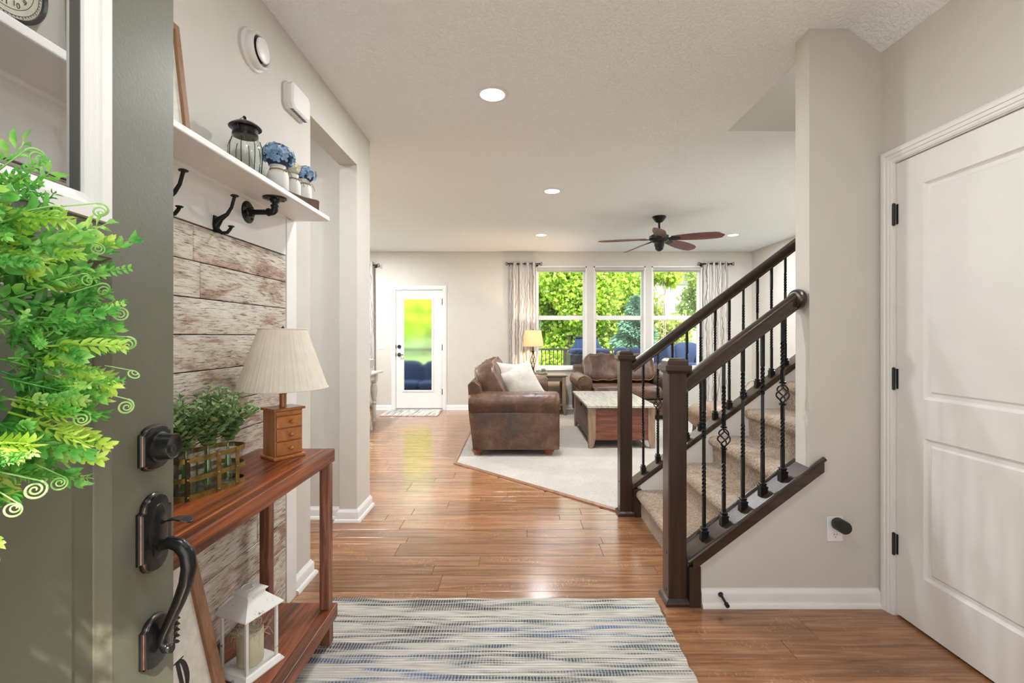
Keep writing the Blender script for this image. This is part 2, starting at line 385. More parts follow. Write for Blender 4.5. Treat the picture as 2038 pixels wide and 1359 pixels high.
c = mix(nt, ramp(nt, noise(nt, v, 45, 5, 0.7), [(0.63, (0, 0, 0)), (0.68, (1, 1, 1))]), (0.74, 0.73, 0.69), (0.12, 0.11, 0.10)); ln(nt, c, b.inputs['Base Color']); b.inputs['Roughness'].default_value = 0.55; M['chipped'] = m
M['sign_face'] = M['chipped2'] = plain('aged_cream_board', (0.70, 0.68, 0.61), 0.7, var=0.1, scale=40)
M['ink'] = plain('black_ink', (0.025, 0.025, 0.022), 0.7)
M['candle'] = plain('ivory_wax', (0.62, 0.60, 0.42), 0.45, var=0.06)
M['raffia'] = plain('pale_raffia', (0.55, 0.47, 0.34), 0.8)

def nd_half(nt, s):
    m_ = nd(nt, 'ShaderNodeMath', operation='MULTIPLY'); ln(nt, s, m_.inputs[0]); m_.inputs[1].default_value = 0.588; return m_.outputs[0]
# woven rug
m, nt, b = newmat('woven_blue_cream_rug')
row = coords(nt, 'World', (3.0, 58, 1)); big = noise(nt, row, 1.0, 4, 0.6, 0.3)
weave = nd(nt, 'ShaderNodeTexWave', wave_type='BANDS', bands_direction='Y'); weave.inputs['Scale'].default_value = 24
ln(nt, coords(nt, 'World'), weave.inputs[0])
ck = nd(nt, 'ShaderNodeTexWave', wave_type='BANDS', bands_direction='X'); ck.inputs['Scale'].default_value = 26; ck.inputs['Distortion'].default_value = 3.0; ln(nt, coords(nt, 'World'), ck.inputs[0])
hue = noise(nt, coords(nt, 'World', (0.8, 3.0, 1)), 1.3, 2)
dk = ramp(nt, hue, [(0.45, (0.055, 0.065, 0.068)), (0.56, (0.07, 0.10, 0.13)), (0.68, (0.08, 0.15, 0.30))])
lg = noise(nt, coords(nt, 'World', (1.2, 9, 1)), 1.6, 3)
ad = nd(nt, 'ShaderNodeMath', operation='MULTIPLY_ADD'); ln(nt, lg, ad.inputs[0]); ad.inputs[1].default_value = 0.7; ln(nt, big, ad.inputs[2])
mask = ramp(nt, nd_half(nt, ad.outputs[0]), [(0.485, (0, 0, 0)), (0.57, (1, 1, 1))])
mask2 = mix(nt, 1.0, mask, ramp(nt, ck.outputs['Fac'], [(0.15, (0.45,)*3), (0.5, (1, 1, 1))]), 'MULTIPLY')
lt = ramp(nt, noise(nt, row, 2.2, 3), [(0.35, (0.47, 0.44, 0.38)), (0.6, (0.66, 0.63, 0.57))])
c = mix(nt, mask2, lt, dk); c = mix(nt, 0.35, c, ramp(nt, weave.outputs['Fac'], [(0.1, (0.45,)*3), (0.5, (1, 1, 1))]), 'MULTIPLY')
ln(nt, c, b.inputs['Base Color']); b.inputs['Roughness'].default_value = 0.95
bump(nt, b, weave.outputs['Fac'], 0.6, 0.006); M['rug'] = m

# curtain fabric
m, nt, b = newmat('white_branch_pattern_curtain'); g = nd(nt, 'ShaderNodeNewGeometry')
v = coords(nt, 'UV', (1, 1, 1)); 
n1 = nd(nt, 'ShaderNodeTexWave', wave_type='BANDS', bands_direction='X'); n1.inputs['Scale'].default_value = 4.2; n1.inputs['Distortion'].default_value = 5.0; n1.inputs['Detail'].default_value = 2; n1.inputs['Detail Scale'].default_value = 0.8
ln(nt, v, n1.inputs[0])
n2 = nd(nt, 'ShaderNodeTexWave', wave_type='BANDS', bands_direction='X'); n2.inputs['Scale'].default_value = 3.4; n2.inputs['Distortion'].default_value = -6.0; n2.inputs['Detail Scale'].default_value = 0.9; n2.inputs['Phase Offset'].default_value = 2.0
ln(nt, v, n2.inputs[0])
k1 = ramp(nt, n1.outputs['Fac'], [(0.0, (1, 1, 1)), (0.10, (0, 0, 0))]); k2 = ramp(nt, n2.outputs['Fac'], [(0.0, (1, 1, 1)), (0.08, (0, 0, 0))])
kk = mix(nt, 1.0, k1, k2, 'LIGHTEN')
c = mix(nt, kk, (0.60, 0.58, 0.55), (0.20, 0.16, 0.14)); ln(nt, c, b.inputs['Base Color']); b.inputs['Roughness'].default_value = 0.85; M['curtain'] = m

M['mat_stripe'] = wood('grey_striped_mat_weave', [(0.4, (0.20, 0.19, 0.18)), (0.52, (0.70, 0.67, 0.62)), (0.7, (0.62, 0.59, 0.54))], 'Y', 0.9, stretch=30, scale=1.2, rnd=0, world=True, fine=0.2)
M['dial'] = plain('aged_dial_paper', (0.50, 0.49, 0.40), 0.6, var=0.08, scale=60)
M['cloth_blue'] = plain('navy_blue_cushion', (0.004, 0.024, 0.085), 0.85, var=0.15, scale=10)
M['wicker'] = plain('black_wicker', (0.012, 0.012, 0.014), 0.5, var=0.3, scale=60, bmp=0.6, bscale=60)
M['deck'] = wood('blue_grey_deck_board', [(0.3, (0.16, 0.21, 0.26)), (0.7, (0.24, 0.30, 0.35))], 'X', 0.6, stretch=6, rnd=3)
M['rail_dark'] = plain('dark_bronze_deck_rail', (0.03, 0.028, 0.02), 0.5)
M['grass'] = pile('lawn_grass', (0.10, 0.26, 0.03), (0.30, 0.50, 0.08), 9, 0.6, 1.0, 0.05)
M['tree_yellow'] = leafmat('yellow_green_foliage', (0.17, 0.33, 0.02), (0.46, 0.62, 0.04), (0.86, 0.84, 0.30), 0.35)
M['tree_spruce'] = leafmat('blue_green_spruce', (0.05, 0.17, 0.11), (0.18, 0.36, 0.26), (0.50, 0.62, 0.52), 0.2)
M['tree_mid'] = leafmat('mixed_green_foliage', (0.10, 0.20, 0.03), (0.36, 0.46, 0.10), (0.76, 0.68, 0.46), 0.3)
M['bark'] = plain('grey_brown_bark', (0.30, 0.24, 0.20), 0.9, var=0.3, scale=10)
M['house'] = plain('white_siding', (0.80, 0.82, 0.84), 0.6, var=0.03)
M['roof'] = plain('grey_shingle', (0.16, 0.16, 0.17), 0.9, var=0.2)
m, nt, b = newmat('recessed_lamp_lens'); b.inputs['Base Color'].default_value = (0.9, 0.9, 0.9, 1); b.inputs['Emission Color'].default_value = (1, 0.97, 0.92, 1); b.inputs['Emission Strength'].default_value = 3.0; M['lens'] = m
# ================================================================== SETTING
XL = -1.10          # hall-side face of the entry wall on the left
YB = 8.01           # room face of the back wall
def struct(mb, name, mat, parent=None, **kw):
    return mb.build(name, mat, parent, kind=None if parent else 'structure', **kw)

# ---- floor: sub-floor slab, individual planks near, one joined field beyond
floor = struct(MB().box(-4.7, 4.2, -0.6, 8.2, -0.06, -0.012), 'floor', M['subfloor'])
WID = [0.161, 0.091, 0.118]
def floor_clip(y0, y1):
    ym = (y0+y1)/2
    if ym < 2.2: return [(-1.14, 1.80)]
    if ym < 3.2: return [(-2.6, 0.87)]
    if ym < 4.64:
        e = 0.72 - (ym-3.39)*(1.33/1.253); return [(-4.6 if ym > 3.45 else -2.6, e+0.02)]
    return [(-4.6, -0.60)]
rows = []; y = 2.322; k = 0
while y < 8.0: rows.append((y, y+WID[k % 3])); y += WID[k % 3]; k += 1
y = 2.322; k = 2
while y > -0.5: rows.append((y-WID[k % 3], y)); y -= WID[k % 3]; k -= 1
rnd = random.Random(11); far = MB(); cnt = 0
for (a, b_) in sorted(rows):
    for (x0, x1) in floor_clip(a, b_):
        x = x0 - rnd.uniform(0, 1.15)
        while x < x1:
            L = 1.21; p0, p1 = max(x, x0), min(x+L, x1)
            if p1-p0 > 0.03:
                if 0.75 < a < 4.25: MB().plank(p0+0.0006, p1-0.0006, a+0.0006, min(b_, YB)-0.0006, -0.012, 0.0).build('floor_plank', M['floor'], floor); cnt += 1
                else: far.plank(p0+0.0006, p1-0.0006, a+0.0006, min(b_, YB)-0.0006, -0.012, 0.0)
            x += L
far.build('distant_planks', M['floor'], floor, kind='stuff')

# ---- carpet of the living room with its wooden edge strip
C1 = (-0.60, YB); C2 = (-0.60, 4.643); C3 = (0.733, 3.39)
cp = MB().poly([(C1[0], C1[1], -0.012), (C2[0], C2[1], -0.012), (C3[0], C3[1], -0.012), (4.02, 3.39, -0.012), (4.02, YB, -0.012)], (0, 0, 0.026))
struct(cp, 'floor_carpet', M['carpet'])
es = MB().sweep([(C1[0]-0.015, C1[1], 0.0), (C2[0]-0.015, C2[1]-0.008, 0.0), (C3[0]-0.01, C3[1]-0.006, 0.0)], [(-0.022, 0.0), (-0.018, 0.010), (0.0, 0.016), (0.018, 0.012), (0.022, 0.0)], (0, 0, 1))
M['strip'] = wood('brown_edge_strip', [(0.3, (0.20, 0.08, 0.035)), (0.7, (0.34, 0.16, 0.08))], 'Y', 0.35, rnd=0)
struct(es, 'trim_1', M['strip'])

# ---- ceiling with the stairwell opening
SX0 = 1.482; SY0, SY1 = 2.31, 3.30
cl = MB()
cl.box(-4.7, SX0, -0.6, 8.2, CZ, CZ+0.12); cl.box(SX0, 4.2, -0.6, SY0-0.11, CZ, CZ+0.12); cl.box(SX0, 4.2, SY1+0.0015, 8.2, CZ, CZ+0.12)
struct(cl, 'ceiling', M['ceiling'])
# sloped soffit above the closet door wall
so = MB(); ya, yb = 2.2, -0.6
so.poly([(1.557, ya, CZ+0.01), (1.75, ya, CZ+0.01), (1.75, ya, 2.575), (1.714, ya, 2.60)], (0, 0, 0))
so = MB().rings([[(1.557, ya, CZ+0.01), (1.557, ya, CZ), (1.714, ya, 2.600), (1.85, ya, 2.600), (1.85, ya, CZ+0.01)],
                 [(1.557, yb, CZ+0.01), (1.557, yb, CZ), (1.80, yb, 2.600), (1.93, yb, 2.600), (1.93, yb, CZ+0.01)]])
struct(so, 'ceiling_soffit', M['ceiling'])

# ---- left entry wall, doorway header, column
wl = MB(); wl.box(XL-0.12, XL, -0.6, 2.48, 0, CZ); wl.box(XL-0.12, XL, 2.48, 3.2, 2.44, CZ); wl.box(XL-0.12, XL, 3.2, 3.48, 0, CZ)
wall_left = struct(wl, 'wall_left', M['wall'])
wl = MB(); wl.box(-2.72, XL-0.12, 3.25, 3.48, 0, CZ); wl.box(-2.72, -2.6, -0.6, 3.25, 0, CZ); wl.box(-4.7, -2.72, 3.36, 3.48, 0, CZ)
struct(wl, 'wall_left_side_hall', M['wall'])
struct(MB().box(-4.72, -4.6, 3.36, 8.2, 0, CZ), 'wall_left_dining', M['wall'])
# ---- front wall behind us with the doorway the door stands open in
FW = -0.22
fwm = MB().box(-4.72, -0.63, FW, FW+0.16, 0, CZ).box(0.36, 0.46, FW, FW+0.16, 0, CZ).box(0.88, 4.14, FW, FW+0.16, 0, CZ).box(-0.63, 0.36, FW, FW+0.16, 2.07, CZ).box(0.46, 0.88, FW, FW+0.16, 2.07, CZ).box(0.46, 0.88, FW, FW+0.16, 0, 0.15)
struct(fwm, 'wall_front', M['wall'])
MB_FR = MB().box(-0.63, -0.605, FW, FW+0.16, 0, 2.07).box(0.335, 0.36, FW, FW+0.16, 0, 2.07).box(-0.605, 0.335, FW, FW+0.16, 2.045, 2.07)
struct(MB_FR, 'trim_5', M['white'])
w5 = struct(MB().box(0.46, 0.50, FW-0.01, FW+0.17, 0.15, 2.07).box(0.84, 0.88, FW-0.01, FW+0.17, 0.15, 2.07).box(0.50, 0.84, FW-0.01, FW+0.17, 0.15, 0.20).box(0.50, 0.84, FW-0.01, FW+0.17, 2.02, 2.07), 'window_5', M['white'])  # made-up sidelight, added to let more daylight into the entry
MB().box(0.50, 0.84, FW+0.07, FW+0.075, 0.20, 2.02).build('pane', M['glass'], w5)
# ---- back wall with its openings
def wall_holes(mb, x0, x1, y0, y1, z1, holes):
    holes = sorted(holes); x = x0
    for (a, b_, c, d) in holes:
        mb.box(x, a, y0, y1, 0, z1); 
        if c > 0: mb.box(a, b_, y0, y1, 0, c)
        mb.box(a, b_, y0, y1, d, z1); x = b_
    mb.box(x, x1, y0, y1, 0, z1)
WINS = [(0.310, 1.189), (1.305, 2.193), (2.300, 3.165)]
WZ0, WZ1 = 0.70, 2.46
DW = (-4.25, -2.75)
wall_holes(wb := MB(), -4.72, 4.14, YB, YB+0.16, CZ, [(DW[0], DW[1], WZ0, WZ1), (-2.10, -1.275, 0.0, 2.065)] + [(a, b_, WZ0, WZ1) for a, b_ in WINS])
struct(wb, 'wall_back', M['wall'])
struct(MB().box(4.02, 4.14, -0.6, YB, 0, 5.3), 'wall_right_living', M['wall'])
# ---- stair walls: near stub + knee, far knee + full height part
PIT = 0.752
def cap_z(X): return 0.293 + PIT*(X-0.8996)     # top of both sloping caps
SN0, SN1 = 2.20, 2.31; SF0, SF1 = 3.285, 3.395
def knee(y0, y1, xend, xstart=0.845):
    t = 0.035
    return MB().poly([(xstart, y0, 0), (xend, y0, 0), (xend, y0, cap_z(xend)-t), (xstart, y0, cap_z(xstart)-t)], (0, y1-y0, 0))
kn = knee(SN0, SN1, 1.374); kn.box(1.374, 4.02, SN0, SN1, 0, 5.3)
wall_stair = struct(kn, 'wall_front_of_stairs', M['wall'])
kf = knee(SF0, SF1, 2.40); kf.box(2.40, 4.02, SF0, SF1, 0, CZ-0.001); kf.box(SX0-0.11, 4.02, SY1, SY1+0.11, CZ+0.121, 5.3); kf.box(SX0, 4.02, SY1, SY1+0.001, CZ+0.0005, CZ+0.1215); kf.box(SX0-0.11, SX0-0.001, SY0-0.11, SY1, CZ+0.121, 5.3)
struct(kf, 'wall_behind_stairs', M['wall'])
struct(MB().box(SX0-0.11, 4.14, SY0-0.11, SY1+0.11, 5.3, 5.4), 'ceiling_upstairs', M['ceiling'])

# ---- right wall (closet door wall), turned about one degree
O = Vector((1.712, 2.20, 0)); ud = Vector((0.028, -1, 0)).normalized(); nn_ = Vector((-1, -0.028, 0)).normalized()
MR = Matrix(((ud.x, nn_.x, 0, O.x), (ud.y, nn_.y, 0, O.y), (0, 0, 1, 0), (0, 0, 0, 1)))   # local: u toward the camera, n into the room, z up
def RB(): mb = MB(); mb.M = MR; return mb
DU0, DU1, DZ = 0.080, 0.895, 2.050
wr = RB(); wr.box(-0.01, DU0-0.012, -0.12, 0, 0, 2.7); wr.box(DU0-0.012, DU1+0.012, -0.12, 0, DZ+0.012, 2.7); wr.box(DU1+0.012, 2.8, -0.12, 0, 0, 2.7)
struct(wr, 'wall_right', M['wall'])
cas = RB(); prof = [(0, 0.0), (0, 0.007), (0.008, 0.010), (0.016, 0.0105), (0.018, 0.014), (0.032, 0.015), (0.034, 0.0185), (0.046, 0.020), (0.056, 0.017), (0.060, 0.010), (0.060, 0.0)]
# path runs up the hinge side, across the head and down; casing grows outward
pth = [(DU0-0.008, 0, 0), (DU0-0.008, 0, DZ+0.008), (DU1+0.008, 0, DZ+0.008), (DU1+0.008, 0, 0)]
cas.sweep(pth, [(-a, b_) for a, b_ in prof], (0, 1, 0))
xs = [v for v in cas.v]
door1 = struct(cas, 'door_1', M['white'], smooth=14)
jb = RB(); jb.box(DU0-0.012, DU0-0.003, -0.12, 0.002, 0, DZ+0.012); jb.box(DU1+0.003, DU1+0.012, -0.12, 0.002, 0, DZ+0.012); jb.box(DU0, DU1, -0.12, 0.002, DZ+0.004, DZ+0.012)
jb.build('door_jamb', M['white'], door1)

def panel_leaf(mb, u0, u1, z0, z1, nf, t, panels, dep=0.010, w=0.035):
    """moulded door leaf: front face n=nf, thickness t behind it, panels = list of (u0,u1,z0,z1)"""
    us = sorted({u0, u1, *[p[0] for p in panels], *[p[1] for p in panels]}); zs = sorted({z0, z1, *[p[2] for p in panels], *[p[3] for p in panels]})
    for i in range(len(us)-1):
        for j in range(len(zs)-1):
            a, b_, c, d = us[i], us[i+1], zs[j], zs[j+1]
            if any(abs(p[0]-a) < 1e-6 and abs(p[1]-b_) < 1e-6 and abs(p[2]-c) < 1e-6 and abs(p[3]-d) < 1e-6 for p in panels):
                steps = [(0, 0), (0.006, -dep*0.6), (0.012, -dep), (w-0.008, -dep), (w, -0.003), (w+0.004, -0.003)]
                if w == 0.0: steps = [(0, 0), (0.0165, -dep), (0.0175, -dep-0.002), (0.05, -dep-0.002), (0.062, -dep+0.004), (0.07, -dep+0.004)]
                rs = [[(a+s, nf+h, c+s), (b_-s, nf+h, c+s), (b_-s, nf+h, d-s), (a+s, nf+h, d-s)] for s, h in steps]
                n = len(rs); vs = [p for r in rs for p in r]; fs = []
                for k in range(n-1):
                    for q in range(4): r_ = (q+1) % 4; fs.append([k*4+q, k*4+r_, (k+1)*4+r_, (k+1)*4+q])
                fs.append([(n-1)*4+q for q in range(4)]); mb.add(vs, fs)
            else: mb.add([(a, nf, c), (b_, nf, c), (b_, nf, d), (a, nf, d)], [(0, 1, 2, 3)])
    mb.add([(u0, nf, z0), (u1, nf, z0), (u1, nf, z1), (u0, nf, z1), (u0, nf-t, z0), (u1, nf-t, z0), (u1, nf-t, z1), (u0, nf-t, z1)],
           [(4, 7, 6, 5), (0, 4, 5, 1), (1, 5, 6, 2), (2, 6, 7, 3), (3, 7, 4, 0)])
    return mb
lf = RB(); panel_leaf(lf, DU0, DU1, 0.012, DZ, -0.006, 0.036, [(DU0+0.135, DU1-0.135, 0.235, 0.835), (DU0+0.135, DU1-0.135, 1.000, 1.92)])
lf.build('door_leaf', M['white'], door1)
for hz in (1.82, 1.075, 0.326):
    h = RB(); h.box(DU0-0.022, DU0-0.001, 0.002, 0.006, hz-0.045, hz+0.045); h.box(DU0+0.001, DU0+0.010, -0.006, -0.003, hz-0.045, hz+0.045)
    h.lathe([(0.002, hz-0.052), (0.007, hz-0.048), (0.007, hz+0.048), (0.002, hz+0.052)], (DU0-0.002, 0.006, 0), 10); h.build('hinge', M['black'], door1)

# ---- baseboards: main board with eased top, shoe moulding
BP = [(0, 0), (0.030, 0), (0.030, 0.008), (0.024, 0.018), (0.015, 0.020), (0.015, 0.060), (0.012, 0.069), (0.006, 0.075), (0.004, 0.083), (0, 0.083)]
def base(name, pts, flip=1):
    mb = MB().sweep([(x, y, 0) for x, y in pts], [(-a*flip, z) for a, z in BP], (0, 0, 1)); return struct(mb, name, M['white'], smooth=40)
base('baseboard_front_of_stairs', [(0.862, SN0), (1.700, SN0)])
base('baseboard_left', [(XL, 2.290), (XL, 2.48), (XL-0.12, 2.48)])
base('baseboard_column', [(XL-0.12, 3.25), (XL-0.12, 3.2), (XL, 3.2), (XL, 3.48), (-4.6, 3.48)])
base('baseboard_side_hall', [(-2.6, 3.25), (XL-0.12, 3.25)])
base('baseboard_back_left', [(-4.6, YB), (-2.16, YB)])
base('baseboard_back_middle', [(-1.215, YB), (4.02, YB), (4.02, 3.40)])
base('baseboard_behind_stairs', [(4.02, SF1), (0.86, SF1)])
bb = RB(); bb.sweep([(DU1+0.07, 0, 0), (2.8, 0, 0)], [(a, z) for a, z in BP], (0, 0, 1)); struct(bb, 'baseboard_right', M['white'])

# ---- back door
door2 = None
cas = MB().sweep([(-2.094, YB, 0), (-2.094, YB, 2.06), (-1.282, YB, 2.06), (-1.282, YB, 0)], [(0, 0), (0, 0.012), (0.012, 0.018), (0.045, 0.016), (0.066, 0.010), (0.066, 0)], (0, -1, 0))
# the sweep grows to the left of travel seen from the normal; keep it outside the opening
if min(v.x for v in cas.v) > -2.11:
    cas = MB().sweep([(-2.094, YB, 0), (-2.094, YB, 2.06), (-1.282, YB, 2.06), (-1.282, YB, 0)], [(0, 0), (0, 0.012), (-0.012, 0.018), (-0.045, 0.016), (-0.066, 0.010), (-0.066, 0)], (0, -1, 0))
door2 = struct(cas, 'door_2', M['white'])
jb = MB().box(-2.10, -2.086, YB, YB+0.16, 0, 2.065).box(-1.290, -1.275, YB, YB+0.16, 0, 2.065).box(-2.086, -1.29, YB, YB+0.16, 2.052, 2.065)
jb.build('door_jamb', M['white'], door2)
MB().box(-2.086, -1.29, YB-0.01, YB+0.18, 0.0, 0.022).build('threshold', plain('aluminium_threshold', (0.55, 0.54, 0.52), 0.4, 0.6), door2)
GX0, GX1, GZ0, GZ1 = -1.957, -1.462, 0.325, 1.905
lf = MB(); x0, x1, z0, z1, ya, yb = -2.082, -1.294, 0.03, 2.048, YB+0.012, YB+0.057
for bx in ((x0, GX0, z0, z1), (GX1, x1, z0, z1), (GX0, GX1, z0, GZ0), (GX0, GX1, GZ1, z1)): lf.box(bx[0], bx[1], ya, yb, bx[2], bx[3])
lf.build('door_leaf', M['white'], door2)
MB().sweep([(GX0, ya, GZ0), (GX1, ya, GZ0), (GX1, ya, GZ1), (GX0, ya, GZ1)], [(0.012, 0), (0.012, 0.006), (0.0, 0.012), (-0.02, 0.008), (-0.024, -0.02), (0, -0.02)], (0, -1, 0), closed=True).build('glass_frame', M['white'], door2)
MB().box(GX0, GX1, ya+0.018, ya+0.024, GZ0, GZ1).build('door_glass', M['frosted'], door2)
for hz in (1.85, 1.07, 0.31):
    MB().box(-1.296, -1.284, YB-0.004, YB+0.006, hz-0.05, hz+0.05).build('hinge', M['black'], door2)
for hz, nm in ((1.083, 'deadbolt'), (0.945, 'door_handle')):
    h = MB().lathe([(0.001, 0), (0.033, -0.002), (0.033, -0.010), (0.026, -0.016), (0.022, -0.03), (0.001, -0.034)], (-2.03, ya, hz), 20, 'Y')
    if nm == 'door_handle': h.tube([(-2.03, ya-0.03, hz), (-2.03, ya-0.052, hz), (-1.99, ya-0.056, hz+0.003), (-1.95, ya-0.054, hz-0.004)], [0.010, 0.010, 0.009, 0.007], 8)
    h.build(nm, M['bronze'], door2, smooth=40)
for hz in (1.083, 0.945): MB().box(-2.088, -2.080, YB-0.002, YB+0.010, hz-0.03, hz+0.03).build('strike_plate', M['black'], door2)

# ---- back windows
def window(name, a, b_, shade=True):
    yf = YB+0.045
    win = struct(MB().box(a, a+0.022, YB-0.001, YB+0.16, WZ0, WZ1).box(b_-0.022, b_, YB-0.001, YB+0.16, WZ0, WZ1).box(a, b_, YB-0.001, YB+0.16, WZ1-0.02, WZ1), name, M['white'])
    MB().box(a-0.015, b_+0.015, YB-0.03, YB+0.16, WZ0-0.022, WZ0+0.012).build('window_sill', M['white'], win, bevel=0.004)
    fr = MB()
    for x0, x1 in ((a+0.02, a+0.055), (b_-0.055, b_-0.02)): fr.box(x0, x1, yf+0.03, yf+0.075, WZ0, WZ1)
    fr.box(a+0.055, b_-0.055, yf+0.03, yf+0.075, WZ0, WZ0+0.055); fr.box(a+0.055, b_-0.055, yf+0.03, yf+0.075, WZ1-0.085, WZ1-0.02)
    fr.build('window_frame', M['white'], win)
    MB().box(a+0.05, b_-0.05, yf+0.022, yf+0.065, 1.542, 1.617).build('meeting_rail', M['white'], win, bevel=0.003)
    MB().box(a+0.053, b_-0.053, yf+0.05, yf+0.054, 1.60, WZ1-0.08).build('pane', M['glass'], win)
    MB().box(a+0.053, b_-0.053, yf+0.058, yf+0.062, WZ0+0.05, 1.56).build('pane', M['glass'], win)
    if shade:
        MB().box(a+0.024, b_-0.024, YB+0.004, YB+0.045, WZ1-0.072, WZ1-0.022).build('roller_shade_cassette', M['shade_grey'], win, bevel=0.006)
    return win
M['shade_grey'] = plain('grey_shade_cassette', (0.48, 0.47, 0.46), 0.7)
for i, (a, b_) in enumerate(WINS): window('window_%d' % (i+1), a, b_)
window('window_4', *DW, shade=False)

# ---- shiplap boards of the entry bench wall, panel, stile
XS = -1.086
jz = [1.645]
while jz[-1] > 0.02: jz.append(jz[-1]-0.1238)
rnd = random.Random(3)
joints = {0: 1.566, 1: 1.60, 5: 1.75, 9: 1.95, 8: 1.25, 11: 1.6}
for i in range(len(jz)-1):
    z1_, z0_ = jz[i], max(0.015, jz[i+1])
    cuts = [0.30, joints.get(i, rnd.uniform(0.9, 1.2)), 2.19]
    for a, b_ in zip(cuts[:-1], cuts[1:]):
        mb = MB(); mb.M = Matrix(((0, 0, 1, 0), (1, 0, 0, 0), (0, 1, 0, 0), (0, 0, 0, 1)))   # local (y, z, x)
        mb.plank(a+0.0008, b_-0.0008, z0_+0.0016, z1_-0.0016, XL, XS, 0.002); mb.build('shiplap_board', M['shiplap'], wall_left)
MB().box(XL, XL+0.004, 0.30, 2.19, 0.01, 1.66).build('board_backing', M['dark_gap'], wall_left)
struct(MB().box(XL, XS+0.002, 0.30, 2.185, 1.648, 1.822), 'trim_2', M['panel_white'])
struct(MB().box(XL, XS+0.004, 2.192, 2.288, 0.0, 1.822), 'trim_3', M['white'], bevel=0.002)
# ================================================================== STAIRS
st = thing('staircase', 'staircase of rounded tan carpeted steps rising behind the dark railing', 'staircase', (0.85, 2.8, 0))
RISE, RUN, NX = 0.19, 0.2525, 0.83
for n in range(1, 13):
    x0 = NX + RUN*(n-1); zt = RISE*n; zb = zt-RISE
    pr = [(x0+0.035, zb)]
    pr += [(x0+0.030-0.0, zt-0.075)]
    for k in range(7):
        a = -PI/2*0 + PI*1.5 - k*PI/6*1.0
    cx, cz, r = x0+0.034, zt-0.034, 0.034
    for k in range(9):
        a = math.radians(235-k*145/8); pr.append((cx+r*math.cos(a), cz+r*math.sin(a)))
    pr += [(x0+RUN+0.034, zt+0.001), (x0+RUN+0.034, zb)]
    mb = MB().rings([[(px, y, pz) for px, pz in pr] for y in (SN1+0.001, SF0-0.001)])
    o = mb.build('carpeted_step', M['stair_carpet'], st, smooth=50)
struct(MB().poly([(0.86, SF0-0.012, 0.0), (0.86, SF0-0.012, cap_z(0.86)-0.04), (2.9, SF0-0.012, cap_z(2.9)-0.04), (2.9, SF0-0.012, cap_z(2.9)-0.30), (1.1, SF0-0.012, 0.0)], (0, 0.010, 0)), 'trim_4', M['white'])

def twist_bar(mb, cx, cy, z0, z1, zones, hw=0.0072, skip=None, ph=0):
    zs = [z0]; z = z0
    while z < z1-0.001:
        inz = any(a-0.001 <= z <= b_ for a, b_ in zones); z = min(z1, z+(0.007 if inz else 0.05))
        for a, b_ in zones:
            if zs[-1] < a < z: z = a
        if skip and zs[-1] < skip[0] < z: z = skip[0]
        zs.append(z)
    def ang(z):
        t = 0
        for a, b_ in zones: t += max(0, min(z, b_)-a)
        return t*2*PI/0.075 + ph
    rs = []; segs = []
    for z in zs:
        if skip and skip[0] < z < skip[1]:
            if rs: segs.append(rs); rs = []
            continue
        a = ang(z); rs.append([(cx+hw*1.414*math.cos(a+PI/4+q*PI/2), cy+hw*1.414*math.sin(a+PI/4+q*PI/2), z) for q in range(4)])
    segs.append(rs)
    for r in segs:
        if len(r) > 1: mb.rings(r)

